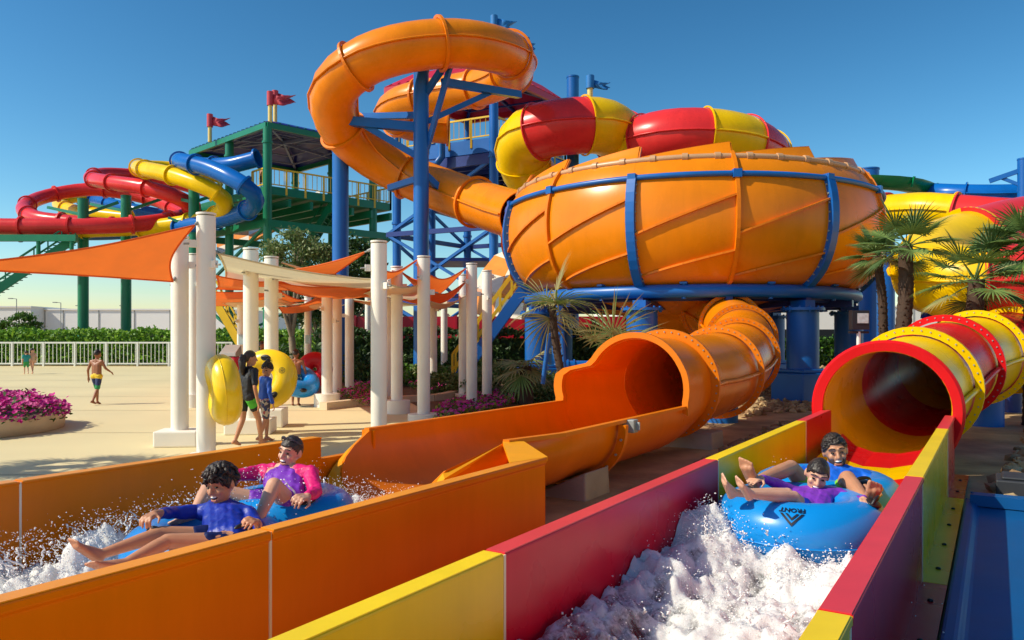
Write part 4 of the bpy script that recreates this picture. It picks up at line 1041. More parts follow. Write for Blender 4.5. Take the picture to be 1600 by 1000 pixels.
for i, (px, py, r_, lab) in enumerate(((800, 610, .55, 'spiky plant left of the dark palm stump'), (838, 612, .5, 'spiky plant right behind the dark palm stump'), (868, 606, .55, 'spiky plant left of the flume mouth'), (778, 590, .6, 'spiky plant right of the last white column'), (716, 585, .6, 'spiky plant at the foot of the blue stair'), (848, 590, .6, 'spiky plant under the bent blue pipes'), (795, 628, .4, 'small spiky plant behind the pink flowers'))):
    Y = FL * EYE / (py - HOR); agave(lab, Vector((at(px, 528, Y).x, Y, 0)), r_ * 1.35, 64, 60 + i, [LEAF[1], LEAF[2], PALM[0]])
shrub('grey-green bush to the right of the last white column', Vector((at(790, 528, 21).x, 21, 0)), (.9, .6, .5), 26, 60, .06, [LEAF[2], LEAF[1]], 71); shrub('grey-green bush between the bent pipes and the dark palm stump', Vector((at(845, 528, 22).x, 22, 0)), (.8, .6, .4), 22, 60, .06, [LEAF[2], LEAF[1]], 72)
def fan_frond(b, o, d, pet, L, rnd, nb=22, droop=.5, spread=1.9, w_=.03, mis=(0,)):
    side = d.cross(UP); side = side.normalized() if side.length > .05 else Vector((1, 0, 0)); nn = side.cross(d)
    mid = o + d * pet * .5; dd = (d - UP * .25 * droop).normalized(); hub = mid + dd * pet * .5; b.tube([o, mid, hub], [.016, .013, .009], 5, mis[0])
    mi = rnd.choice(mis)
    for k in range(nb):
        a = (k / (nb - 1) - .5) * 2 * spread + rnd.uniform(-.03, .03); q = (dd * cos(a) + side * sin(a) + nn * .12).normalized()
        ln = L * (.72 + .28 * cos(a)) * rnd.uniform(.9, 1.08)
        # each blade is a folded strip with its own droop
        s2 = q.cross(nn).normalized(); p = Vector(hub); vs = []; d3 = Vector(q); seg = 4; ww0 = w_ * L
        for i in range(seg + 1):
            t = i / seg; ww = ww0 * (.35 + 1.3 * t if t < .5 else (1 - t) * 2.0 + .02); vs += [p - s2 * ww, p + nn * ww * .5, p + s2 * ww]
            d3 = (d3 - UP * droop * (t * .75 + .05) * rnd.uniform(.5, 1.1)).normalized(); p = p + d3 * ln / seg
        fs = []
        for i in range(seg):
            for j in (0, 1): fs.append((i * 3 + j, i * 3 + j + 1, i * 3 + j + 4, i * 3 + j + 3))
        b.add(vs, fs, mi if rnd.random() < .8 else rnd.choice(mis))
def palm(label, base, top, tr, fronds, pet, L, seed, mis=(0, 0, 2), emin=-.7, emax=1.35, nb=22, droop=.5, fw=.03):
    rnd = random.Random(seed); t = thing('fan_palm', label, 'palm tree', base); base = Vector(base); top = Vector(top)
    b = MB(); n = max(4, int((top - base).length / .07)); pts = [base.lerp(top, i / n) + Vector((math.sin(i * .21) * .02, 0, 0)) for i in range(n + 1)]
    b.tube(pts, [tr * (1.12 - .2 * i / n) * (1 + .10 * (i % 2)) for i in range(n + 1)], 12)
    for k in range(int(n * 5)):                              # old leaf bases
        i = rnd.randrange(n); a = rnd.random() * 6.28; p = pts[i] + Vector((cos(a), sin(a), 0)) * tr * .95; e = Vector((cos(a), sin(a), 1.1)).normalized(); s_ = Vector((-sin(a), cos(a), 0))
        b.add([p - s_ * .03, p + s_ * .03, p + e * .08], [(0, 1, 2)])
    b.build('trunk', BARK, t)
    b = MB()
    for k in range(fronds):
        a = k * 2.399 + rnd.uniform(-.3, .3); e = emax - (emax - emin) * ((k + .5) / fronds) ** .9; d_ = Vector((cos(a) * cos(e), sin(a) * cos(e), sin(e))); fan_frond(b, top + UP * rnd.uniform(-.1, .1), d_, pet * rnd.uniform(.8, 1.2), L * rnd.uniform(.85, 1.1), rnd, nb, droop, mis=(mis if e > -.25 else tuple(mis) + (1,)), w_=fw)
    b.build('crown', PALM, t); return t
c = at(1408, 528, 15.6); palm('tall fan palm with a shaggy trunk right of the bowl', (c.x, 15.6, -.1), at(1416, 385, 15.6), .14, 18, .5, .62, 81, droop=.34, nb=24, fw=.028)
c = at(1384, 528, 17.5); palm('slim fan palm leaning behind the taller shaggy one', (c.x + .1, 17.5, -.1), at(1372, 400, 17.5), .095, 15, .35, .6, 82, droop=.3, nb=28, fw=.034)
c = at(1516, 528, 14.55); palm('bushy fan palm above the red and yellow tunnel', (c.x, 14.55, -.1), at(1524, 438, 14.55), .15, 20, .6, .66, 83, droop=.42, nb=24, fw=.028)
c = at(1612, 528, 14.2); palm('fan palm cut off by the right edge of the picture', (c.x, 14.2, -.1), at(1614, 385, 14.2), .14, 22, .5, .6, 84, droop=.35, nb=30, fw=.034)
c = at(868, 528, 14.6); palm('drooping dry-leaved fan palm in front of the blue bowl piers', (c.x + .25, 14.6, -.1), at(862, 478, 14.6), .07, 7, .2, .95, 85, (1, 0, 1), -1.2, 1.5, 18, .5, .02)
c = at(952, 528, 13.4); palm('upright fan palm with dry tips just behind the flume mouth', (c.x, 13.4, -.1), at(952, 560, 13.4), .07, 6, .45, .85, 86, (1, 0, 0), .5, 1.5, 16, .35, .02)
c = at(822, 628, 18.0); palm('short palm stump with a drooping pale crown by the last columns', (at(822, 528, 17.6).x, 17.6, -.1), at(820, 572, 17.6), .14, 8, .2, .75, 87, (1, 1, 0), -.9, .9, 20, .8, .03)
palm('palm standing beyond the left edge whose shadow falls on the plaza', (-9.0, 8.5, -.1), (-9.0, 8.5, 3.4), .14, 16, .5, .75, 89, droop=.4)
palm('second palm beyond the left edge whose shadow falls by the orange lane', (-7.2, 6.9, -.1), (-7.2, 6.9, 2.7), .13, 14, .5, .7, 90, droop=.4)
def flowers(label, pts, seed, mags=(0, 0, 1, 2, 3, 3)):
    rnd = random.Random(seed); b = MB()
    for p in pts:
        k = rnd.choice(mags)
        if k < 2:
            nrm = Vector((rnd.gauss(0, .5), rnd.gauss(0, .5) - .35, 1)).normalized(); a1 = nrm.orthogonal().normalized(); a2 = nrm.cross(a1); s = rnd.uniform(.03, .05); o = Vector(p) + UP * .03
            vs = [o - nrm * s * .3] + [o + (a1 * cos(q * 2 * pi / 5) + a2 * sin(q * 2 * pi / 5)) * s * (1 if q % 1 == 0 else .6) + nrm * rnd.uniform(-.006, .006) for q in range(5)]
            b.add(vs, [(0, 1 + q, 1 + (q + 1) % 5) for q in range(5)], k)
        else: leaves(b, [Vector(p)], .05, rnd, 0); b.m[-1] = k
    return b.build('flower_bed', FLOW, None, label, 'flower bed', kind='stuff')
# round planter at the left
pc = Vector((-9.75, 13.2, 0)); PR = 1.78
t = thing('planter', 'round cream concrete planter full of magenta flowers at the left edge', 'planter', pc)
b = MB(); b.lathe(pc, [(PR - .06, -.01), (PR, .0), (PR + .03, .27), (PR + .02, .3), (PR - .1, .3), (PR - .12, .25)], 72); b.build('rim', M('cream_render', hexcol('CDB394'), .85, .12, 2, .15, 40), t)
b = MB(); b.lathe(pc, [(PR - .1, .24), (.01, .26)], 48); b.build('soil', M('dark_soil', (.03, .02, .013), .95, .3, 8, .6, 30), t)
rnd = random.Random(5); pts = []
for k in range(5200):
    a = rnd.random() * 6.283; rr = math.sqrt(rnd.random()) * (PR + .1); x, y = cos(a) * rr, sin(a) * rr
    h = .34 + .24 * max(0, 1 - (rr / (PR + .1)) ** 3) + .06 * noise.noise((x * 2, y * 2, 0)); pts.append(pc + Vector((x, y, max(.2, h + rnd.gauss(0, .05)) - (.12 * rnd.random() if rr > PR - .1 else 0))))
flowers('mass of magenta petunias spilling over the round planter', pts, 5, (0, 0, 0, 1, 3, 3))
pts = []
for k in range(500):
    a = rnd.random() * 6.283; rr = math.sqrt(rnd.random()) * .8; pts.append(Vector((-12.3 + cos(a) * rr, 16.2 + sin(a) * rr, .45 + rnd.gauss(0, .07))))
flowers('patch of pale pink flowers behind the round planter', pts, 6, (1, 1, 2, 3))
def bed(label, poly, z, n, seed, mags):
    rnd = random.Random(seed); xs = [p.x for p in poly]; ys = [p.y for p in poly]; out = []
    def inside(x, y):
        c = False
        for i in range(len(poly)):
            a, q = poly[i], poly[i - 1]
            if (a.y > y) != (q.y > y) and x < (q.x - a.x) * (y - a.y) / (q.y - a.y) + a.x: c = not c
        return c
    while len(out) < n:
        x, y = rnd.uniform(min(xs), max(xs)), rnd.uniform(min(ys), max(ys))
        if inside(x, y): out.append(Vector((x, y, z * (.4 + .8 * rnd.random()) + .1 * noise.noise((x * 2, y * 2, 3)))))
    flowers(label, out, seed, mags)
G = lambda px, py: Vector((at(px, 528, FL * EYE / (py - HOR)).x, FL * EYE / (py - HOR), 0))
bed('low pink and yellow-green flowers round the columns near the flume', [G(672, 660), G(690, 640), G(740, 622), G(800, 618), G(812, 632), G(760, 650), G(700, 662)], .16, 2000, 21, (0, 1, 2, 2, 3, 3, 3))
bed('low pink flowers between the drum-based column and the red raft', [G(525, 620), G(545, 606), G(600, 604), G(608, 622), G(580, 640), G(550, 636)], .18, 1200, 22, (1, 2, 2, 3, 3, 3, 0))
bed('strip of flowers and leaves in front of the dark shrubs', [G(630, 600), G(690, 596), G(720, 604), G(712, 618), G(660, 622)], .2, 800, 23, (0, 1, 2, 3, 3, 3))
KERB = M('cream_kerb', hexcol('D9C3A0'), .8, .1, 2)
b = MB(); pts = spline([G(505, 640), G(560, 634), G(640, 628), G(700, 622), G(760, 600)], .3)
for i in range(len(pts) - 1): b.beam(pts[i] + UP * .07, pts[i + 1] + UP * .07, .22, .18)
b.build('bed_kerb', KERB, kind='structure')
SOILM = M('planting_soil', hexcol('6B4E34'), .95, .3, 4, .6, 20)
sheet('planting_bed', [(G(505, 636).x, G(505, 636).y), (G(640, 628).x, G(640, 628).y), (G(700, 660).x, G(700, 660).y), (1.4, 17), (1.2, 33), (-9, 33)], -.003, SOILM)
# rocks and rubble
ROCK = [M('pale_limestone', hexcol('B89C72'), .9, .25, 6, .5, 14), M('tan_stone', hexcol('927250'), .9, .25, 6, .5, 14)]
rnd = random.Random(9); b = MB()
ico = []
bm = bmesh.new(); bmesh.ops.create_icosphere(bm, subdivisions=1, radius=1); bm.verts.ensure_lookup_table(); ICV = [v.co.copy() for v in bm.verts]; ICF = [tuple(v.index for v in f.verts) for f in bm.faces]; bm.free()
def rock(b, p, s, rnd):
    sc = Vector((rnd.uniform(.7, 1.3), rnd.uniform(.7, 1.3), rnd.uniform(.5, .9))) * s; rot = Matrix.Rotation(rnd.random() * 6.28, 3, 'Z') @ Matrix.Rotation(rnd.uniform(-.5, .5), 3, 'X')
    b.add([Vector(p) + rot @ Vector((v.x * sc.x, v.y * sc.y, v.z * sc.z)) * rnd.uniform(.75, 1.15) for v in ICV], ICF, rnd.randrange(2))
def rockfield(b, poly, n, s0, s1, rnd):
    k = 0
    while k < n:
        i = rnd.random(), rnd.random(); A, B, C, D = poly; p = (A * (1 - i[0]) + B * i[0]) * (1 - i[1]) + (D * (1 - i[0]) + C * i[0]) * i[1]
        rock(b, Vector((p.x, p.y, rnd.uniform(-.02, .03))), rnd.uniform(s0, s1) * (1 + .02 * p.y), rnd); k += 1
rockfield(b, [uv(5.5, -.1, 0), uv(9, .0, 0), uv(16, 7, 0), uv(9.2, 5, 0)], 1, .02, .03, rnd)
rockfield(b, [uv(8.7, -.1, 0), uv(8.7, 4, 0), uv(17, 8, 0), uv(17, .6, 0)], 2600, .035, .09, rnd)
rockfield(b, [uv(9, -3.2, 0), uv(9, -2.0, 0), uv(15, -1.9, 0), uv(15, -3.4, 0)], 700, .025, .09, rnd)
rockfield(b, [G(1100, 655), G(1290, 640), G(1300, 570), G(1180, 572)], 2200, .03, .085, rnd)
rockfield(b, [G(860, 600), G(940, 600), G(960, 566), G(850, 566)], 500, .03, .08, rnd)
rockfield(b, [uv(5.4, -2.85, 0), uv(5.4, -2.0, 0), uv(9.5, -2.0, 0), uv(9.5, -3.0, 0)], 300, .015, .045, rnd)
b.build('rubble', ROCK, None, 'loose pale limestone rubble scattered between the slides', 'rubble', kind='stuff', origin=(0, 0, 0))
# bent blue water pipes, flood light, bin
b = MB()
Y = 17.0
b.tube(spline([at(872, 478, Y), at(870, 540, Y), at(872, 562, Y), at(884, 570, Y), at(905, 571, Y), at(940, 571, Y)], .15), .11, 14)
b.tube([at(858, 522, 16.6), at(848, 600, 16.6)], .05, 8); b.tube([at(878, 520, 16.6), at(884, 612, 16.6)], .05, 8); b.tube([at(905, 575, 17), at(906, 612, 17)], .07, 8); b.tube([at(858, 524, 16.6), at(880, 522, 16.6)], .045, 8)
for px in (886, 896): b.tube([at(px, 570.5, Y), at(px + 2, 570.5, Y)], .135, 14)
b.build('water_pipe', SBLUE, None, 'bent blue water pipe on stilts behind the flume mouth', 'pipe')
Y = 13.2; p = at(1344, 500, Y)
t = thing('flood_light', 'square black flood light on a short white pole between the bowl and the palms', 'flood light', (p.x, Y, 0))
b = MB(); b.cyl((p.x, Y + .06, -.1), .035, p.z - .1, 12); b.build('pole', WSTEEL, t)
b = MB(); b.box((p.x, Y + .04, p.z), (.30, .14, .33)); b.box((p.x, Y + .06, p.z - .21), (.34, .06, .04)); [b.box((p.x - .12 + k * .06, Y + .13, p.z), (.012, .06, .26)) for k in range(5)]; b.build('housing', BLACK, t, bevel=.012)
gl = M('lamp_glass', (.55, .57, .55), .12, .3, 12, .3, 20); b = MB(); b.box((p.x + .03, Y - .035, p.z + .03), (.19, .012, .17)); b.build('glass', gl, t)
b = MB(); b.box((p.x + .03, Y - .032, p.z + .03), (.23, .016, .21)); b.build('bezel', BLACK, t, bevel=.004)
p = at(360, 552, 21); t = thing('litter_bin', 'red litter bin with a grey sloping lid between the columns', 'bin', (p.x, 21, 0))
b = MB(); b.box((p.x, 21, .55), (.46, .46, 1.1)); b.build('bin_body', SRED, t, bevel=.06); b = MB(); b.hexa([(p.x - .24, 20.76, 1.1), (p.x + .24, 20.76, 1.1), (p.x + .24, 21.24, 1.1), (p.x - .24, 21.24, 1.1)], [(p.x - .22, 20.8, 1.2), (p.x + .22, 20.8, 1.2), (p.x + .22, 21.24, 1.42), (p.x - .22, 21.24, 1.42)]); b.build('lid', GREY, t, bevel=.02)
# ================================================================== people
def remeshed(b, vox, smooth=2):
    me = bpy.data.meshes.new('tmp'); me.from_pydata([tuple(p) for p in b.v], [], b.f)
    o = bpy.data.objects.new('tmp', me); COL.objects.link(o)
    m = o.modifiers.new('r', 'REMESH'); m.mode = 'VOXEL'; m.voxel_size = vox; m.use_smooth_shade = True
    if smooth: s_ = o.modifiers.new('s', 'SMOOTH'); s_.iterations = smooth; s_.factor = .5
    dg = bpy.context.evaluated_depsgraph_get(); dg.update(); ev = o.evaluated_get(dg); m2 = ev.to_mesh()
    out = MB(); out.v = [v.co.copy() for v in m2.vertices]; out.f = [tuple(p.vertices) for p in m2.polygons]; out.m = [0] * len(out.f); out.s = [True] * len(out.f)
    ev.to_mesh_clear(); bpy.data.objects.remove(o); bpy.data.meshes.remove(me); return out

def ell(b, c, rad, fr, n=16):
    rt, fw, up = fr; b.ball(c, rad, n, rot=Matrix((rt, fw, up)).transposed())

def hand(b, wr, tip, nrm, S, curl=.5, det=True):
    d_ = (tip - wr).normalized(); n_ = (nrm - d_ * nrm.dot(d_)); n_ = n_.normalized() if n_.length > 1e-3 else d_.orthogonal().normalized(); sd = d_.cross(n_)
    L = .185 * S
    for q in (-.6, 0, .6): b.capsule(wr + sd * q * .03 * S, wr + d_ * L * .48 + sd * q * .045 * S, .017 * S, .015 * S, 8)
    if not det: b.capsule(wr + d_ * L * .4, wr + d_ * L * .8 - n_ * .03 * S, .025 * S, .017 * S, 8); return
    for k, (off, ln) in enumerate(((-.036, .36), (-.012, .42), (.012, .40), (.034, .32))):
        o = wr + d_ * L * .46 + sd * off * S; q1 = (d_ * cos(curl * .6) - n_ * sin(curl * .6) + sd * off * 2.2).normalized(); q2 = (d_ * cos(curl * 1.7) - n_ * sin(curl * 1.7) + sd * off * 1.2).normalized()
        m_ = o + q1 * ln * L * .55; e = m_ + q2 * ln * L * .6
        b.capsule(o, m_, .0105 * S, .0095 * S, 8); b.capsule(m_, e, .0095 * S, .0075 * S, 8)
    o = wr + d_ * L * .12 - sd * .034 * S; m_ = o + (d_ * .6 - sd * .75 - n_ * .3).normalized() * L * .28; b.capsule(o, m_, .013 * S, .011 * S, 8); b.capsule(m_, m_ + (d_ * .85 - sd * .2 - n_ * .4).normalized() * L * .24, .011 * S, .008 * S, 8)

def foot(b, kn, an, to, S, det=True):
    d_ = (to - an); sh = (an - kn).normalized(); d_ = (d_ - sh * 0).normalized(); sd = d_.cross(sh); sd = sd.normalized() if sd.length > .05 else d_.orthogonal().normalized()
    heel = an + sh * .045 * S - d_ * .035 * S; ball = an + d_ * .125 * S + sh * .05 * S
    b.capsule(an, heel, .034 * S, .032 * S, 10); b.capsule(heel, ball, .030 * S, .026 * S, 10); b.capsule(an, ball, .034 * S, .022 * S, 10)
    for q in (-1, 1): b.capsule(heel + sd * q * .008 * S, ball + sd * q * .026 * S, .026 * S, .021 * S, 8)
    if det:
        for k in range(5):
            off = (-.036, -.015, .005, .022, .038)[k]; r_ = (.0145, .0105, .010, .0095, .009)[k]; L = (.060, .058, .052, .045, .036)[k]
            o = ball + sd * off * S; b.capsule(o, o + (d_ - sh * .28).normalized() * L * S, r_ * S * 1.05, r_ * S * .9, 8)

def person(label, J, S, skin, face, hup=None, hs=1.0, clothes=(), hair='short', vox=.007, hand_n=None, det=True, smile=True, hairmat=None, extra=None, origin=None, curl=(.7, .7), group=None):
    J = {k: Vector(v) for k, v in J.items()}; hairmat = hairmat or HAIR
    lat = (J['shb'] - J['sha']).normalized(); seg = {}
    trunk = (J['che'] - J['pel']).normalized()
    seg['torso'] = [(J['pel'] + lat * s * .062 * S, J['che'] + lat * s * .07 * S, .098 * S, .092 * S) for s in (-1, 1)] + [(J['pel'], J['che'], .105 * S, .10 * S), (J['che'], J['nek'], .09 * S, .05 * S)]
    seg['shoulder'] = [(J['che'] + lat * s * .06 * S + trunk * .03 * S, J[k], .085 * S, .056 * S) for s, k in ((-1, 'sha'), (1, 'shb'))] + [(J['nek'], J[k], .05 * S, .048 * S) for k in ('sha', 'shb')]
    for k in 'ab':
        seg['uarm' + k] = [(J['sh' + k], J['el' + k], .052 * S, .039 * S)]; seg['farm' + k] = [(J['el' + k], J['wr' + k], .039 * S, .027 * S)]
        seg['thigh' + k] = [(J['hp' + k], J['kn' + k], .086 * S, .055 * S)]; seg['hip' + k] = [(J['pel'], J['hp' + k], .10 * S, .09 * S)]
        mid = J['kn' + k].lerp(J['an' + k], .3); seg['calf' + k] = [(J['kn' + k], mid, .053 * S, .052 * S), (mid, J['an' + k], .052 * S, .033 * S)]
    seg['neck'] = [(J['nek'], J['hed'] - Vector((0, 0, .02 * S)), .052 * S, .05 * S)]
    b = MB()
    for k, l in seg.items():
        for p, q, r1, r2 in l: b.capsule(p, q, r1, r2, 12)
    fw = Vector(face).normalized(); up = Vector(hup or (0, 0, 1)); up = (up - fw * up.dot(fw)).normalized(); rt = fw.cross(up); fr = (rt, fw, up); h = J['hed']; q = hs
    P = lambda x, y, z: h + (rt * x + fw * y + up * z) * q
    ell(b, P(0, -.012, .02), (.076 * q, .094 * q, .098 * q), fr); ell(b, P(0, .022, -.045), (.058 * q, .066 * q, .072 * q), fr); ell(b, P(0, .05, -.085), (.03 * q, .032 * q, .026 * q), fr)
    b.capsule(P(0, .083, .015), P(0, .103, -.02), .010 * q, .0145 * q, 8); ell(b, P(0, .088, -.026), (.019 * q, .014 * q, .010 * q), fr, 8)
    for s in (-1, 1):
        ell(b, P(s * .076, -.012, -.005), (.012 * q, .022 * q, .033 * q), fr, 10); ell(b, P(s * .036, .058, -.022), (.026 * q, .024 * q, .024 * q), fr, 10); b.capsule(P(s * .012, .082, .036), P(s * .05, .066, .034), .010 * q, .009 * q, 6)
    if det:
        b.capsule(P(-.022, .082, -.072), P(.022, .082, -.072), .008 * q, .008 * q, 6)
    else: b.capsule(P(-.02, .082, -.06), P(.02, .082, -.06), .009 * q, .009 * q, 6)
    hn = hand_n or {}
    for i, k in enumerate('ab'):
        hand(b, J['wr' + k], J['ha' + k], hn.get(k, Vector((0, 0, 1))), S, curl[i], det); foot(b, J['kn' + k], J['an' + k], J['to' + k], S, det)
    if extra: extra(b)
    body = remeshed(b, vox); org = Vector(origin) if origin is not None else Vector((J['pel'].x, J['pel'].y, min(v.z for v in body.v)))
    o = body.build('person', skin, None, label, 'person', group, origin=org)
    for cname, mat, spec, infl in clothes:
        c = MB()
        for key, t0, t1 in spec:
            for p, q_, r1, r2 in seg[key]:
                p2, q2 = p.lerp(q_, t0), p.lerp(q_, t1); ra, rb = r1 + (r2 - r1) * t0, r1 + (r2 - r1) * t1; c.capsule(p2, q2, ra + infl * S, rb + infl * S, 12)
        g = remeshed(c, vox * .95, 1)
        for v in g.v: v += Vector((noise.noise(v * 17), noise.noise(v * 17 + UP * 9), noise.noise(v * 17 + UP * 5))) * .010 * S + Vector((0, 0, noise.noise(v * 40))) * .003 * S
        g.build(cname, mat, o)
    # hair
    hb = MB(); n1, n2 = 40, 26; vs = {}; rnd = random.Random(int(abs(h.x) * 977) + 3)
    for i in range(n2 + 1):
        th = pi * i / n2
        for j in range(n1):
            ph = 2 * pi * j / n1; d_ = Vector((sin(th) * cos(ph), sin(th) * sin(ph), cos(th)))
            low = {'long': -.75, 'wet': -.6}.get(hair, -.5); y_ = d_.y
            line = .40 if y_ > .85 else -.06 + (y_ - .42) / .43 * .46 if y_ > .42 else -.06 if y_ > .0 else -.06 + (low + .06) * min(1, -y_ / .3)
            if hair == 'tousled' and y_ > .05: line -= .10
            if hair == 'wet' and y_ > 0: line = .30 if y_ > .8 else -.25 + (y_ - .3) / .5 * .55 if y_ > .3 else -.25 + .1 * (.3 - y_)
            line += .1 * noise.noise(d_ * 5 + h)
            k = (1.025 if hair == 'wet' else 1.04) + (.07 if hair == 'tousled' else .03) * noise.noise(d_ * 7 + h) + (.07 if hair == 'tousled' else .02) * noise.noise(d_ * 16 + h) + (.04 if hair == 'tousled' else .0)
            vs[i, j] = (P(d_.x * .077 * k, -.012 + d_.y * .095 * k, .02 + d_.z * .10 * k), d_.z > line)
    idx = {}; vl = []
    for key, (p, ok) in vs.items(): idx[key] = len(vl); vl.append(p)
    fs = []
    for i in range(n2):
        for j in range(n1):
            ks = [(i, j), (i + 1, j), (i + 1, (j + 1) % n1), (i, (j + 1) % n1)]
            if all(vs[k_][1] for k_ in ks): fs.append(tuple(idx[k_] for k_ in ks))
    hb.add(vl, fs, 0, True)
    if hair in ('tousled',):
        for k in range(150):
            a = rnd.uniform(0, 6.28); e = rnd.uniform(.15, 1.5); d_ = Vector((cos(a) * cos(e), sin(a) * cos(e), sin(e)))
            if d_.y > .3 and d_.z < .35: continue
            p = P(d_.x * .078, -.012 + d_.y * .097, .02 + d_.z * .105); fl = (Vector((rnd.gauss(0, .5), rnd.gauss(0, .5), -.5)) + d_ * .55).normalized()
            fl = rt * fl.x + fw * fl.y + up * fl.z; hb.tube([p, p + fl * .022 * q + up * .006, p + fl * .045 * q - up * .006], [.009 * q, .007 * q, .001], 5)
    if det and hair != 'wet':
        for k in range(320 if hair != 'short' else 160):
            a = rnd.uniform(0, 6.28); e = rnd.uniform(-.1, 1.5); d_ = Vector((cos(a) * cos(e), sin(a) * cos(e), sin(e))); y_ = d_.y
            line = .40 if y_ > .8 else .04 + (y_ - .4) / .4 * .36 if y_ > .4 else .04 if y_ > .05 else -.3
            if d_.z < line: continue
            fl = Vector((d_.x * .5 + rnd.gauss(0, .25), -.75 + rnd.gauss(0, .25), -.35)) if hair != 'tousled' else Vector((d_.x + rnd.gauss(0, .5), .35 + rnd.gauss(0, .5), -.5))
            fl = fl - d_ * fl.dot(d_); fl.normalize(); L = rnd.uniform(.03, .06); rr_ = 1.05; pp = []
            for t in (0, .5, 1):
                x = (d_ + fl * t * L / .09).normalized() * (rr_ + (.05 if hair != 'wet' else .012) * t * rnd.random()); pp.append(P(x.x * .077, -.012 + x.y * .095, .02 + x.z * .10))
            hb.tube(pp, [.0022 * q, .003 * q, .0006], 4)
    if hair == 'bun': hb.ball(P(0, -.06, .13), (.04 * q, .04 * q, .035 * q), 10)
    if hair == 'long': hb.tube([P(0, -.09, .03), P(.01, -.12, -.06), P(.03, -.11, -.15), P(.04, -.09, -.26)], [.05 * q, .055 * q, .045 * q, .012 * q], 10)
    ho = hb.build('hair', hairmat, o); so_ = ho.modifiers.new('t', 'SOLIDIFY'); so_.thickness = .006; so_.offset = -1
    if det:
        for s in (-1, 1):
            e = MB(); ell(e, P(s * .031, .0735, .008), (.0125 * q, .012 * q, .0062 * q), fr, 10); e.build('eye', EYEM, o)
            e = MB(); e.tube([P(s * .014, .088, .039), P(s * .034, .084, .043), P(s * .053, .069, .034)], .0042 * q, 6); e.build('eyebrow', hairmat, o)
        if smile:
            e = MB(); ell(e, P(0, .079, -.056), (.027 * q, .012 * q, .0135 * q), fr, 12); e.build('mouth', MOUTHM, o)
            e = MB(); ell(e, P(0, .083, -.0505), (.0225 * q, .0105 * q, .0068 * q), fr, 12); e.build('teeth', TEETH, o)
        e = MB(); e.tube([P(-.024, .082, -.071), P(-.01, .089, -.075), P(.01, .089, -.075), P(.024, .082, -.071)], .0045 * q, 6); e.build('lip', LIPS, o)
    return o

def pose(base, H, yaw, strideA=0., strideB=0., armA=(0, 0, 0), armB=(0, 0, 0), elA=None, elB=None, lean=0):
    """standing or walking: a is the figure's left, b its right; yaw 0 faces away from the viewer"""
    base = Vector(base); m = Matrix.Rotation(yaw, 3, 'Z')
    W = lambda x, y, z: base + m @ Vector((x * H, y * H, z * H))
    J = dict(pel=W(0, 0, .545), che=W(0, lean * .5, .72), nek=W(0, lean, .815), hed=W(0, lean + .02, .925), sha=W(-.115, lean * .8, .795), shb=W(.115, lean * .8, .795), hpa=W(-.055, 0, .52), hpb=W(.055, 0, .52))
    for k, s, st in (('a', -1, strideA), ('b', 1, strideB)):
        lift = max(0, -st) * .18
        J['kn' + k] = W(s * .055, st * .45 + .03, .285 + abs(st) * .0); J['an' + k] = W(s * .055, st * .85 - (.02 if st < 0 else 0), .048 + lift); J['to' + k] = J['an' + k] + m @ Vector((s * .02, .12, -.02 - lift * .8)) * H
        ar = armA if k == 'a' else armB
        el = W(s * .145 + ar[0] * .5, lean + ar[1] * .5 - .02, .63 + ar[2] * .3); wr = W(s * .14 + ar[0], lean + ar[1] + .02, .485 + ar[2]); J['el' + k] = el; J['wr' + k] = wr; J['ha' + k] = wr + (wr - el).normalized() * .1 * H
    return J
T_ALL = [('torso', 0, 1), ('shoulder', 0, 1)]
def vest(sl=.9, mat=NAVY, name='rash_vest', infl=.009):
    s = list(T_ALL) + [('uarma', 0, 1), ('uarmb', 0, 1)]
    if sl > 0: s += [('farma', 0, sl), ('farmb', 0, sl)]
    return (name, mat, s, infl)
def tee(mat, name='rash_vest', t=.65): return (name, mat, T_ALL + [('uarma', 0, t), ('uarmb', 0, t)], .012)
def shorts(mat, t=.7, name='swim_shorts', infl=.016): return (name, mat, [('hipa', 0, 1), ('hipb', 0, 1), ('thigha', 0, t), ('thighb', 0, t)], infl)
def pattern(name, cols, sc):
    m = M(name, hexcol(cols[0]), .6); nt = m.node_tree; b = nt.nodes['Principled BSDF']; vo = nt.nodes.new('ShaderNodeTexVoronoi'); vo.inputs['Scale'].default_value = sc
    tc = nt.nodes.new('ShaderNodeTexCoord'); nt.links.new(tc.outputs['Object'], vo.inputs['Vector']); cr = nt.nodes.new('ShaderNodeValToRGB'); cr.color_ramp.interpolation = 'CONSTANT'
    for i, c in enumerate(cols):
        e = cr.color_ramp.elements[i] if i < 2 else cr.color_ramp.elements.new(i / len(cols)); e.position = i / len(cols); e.color = (*hexcol(c), 1)
    sp = nt.nodes.new('ShaderNodeSeparateColor'); nt.links.new(vo.outputs['Color'], sp.inputs[0]); nt.links.new(sp.outputs[0], cr.inputs[0]); nt.links.new(cr.outputs[0], b.inputs['Base Color']); return m
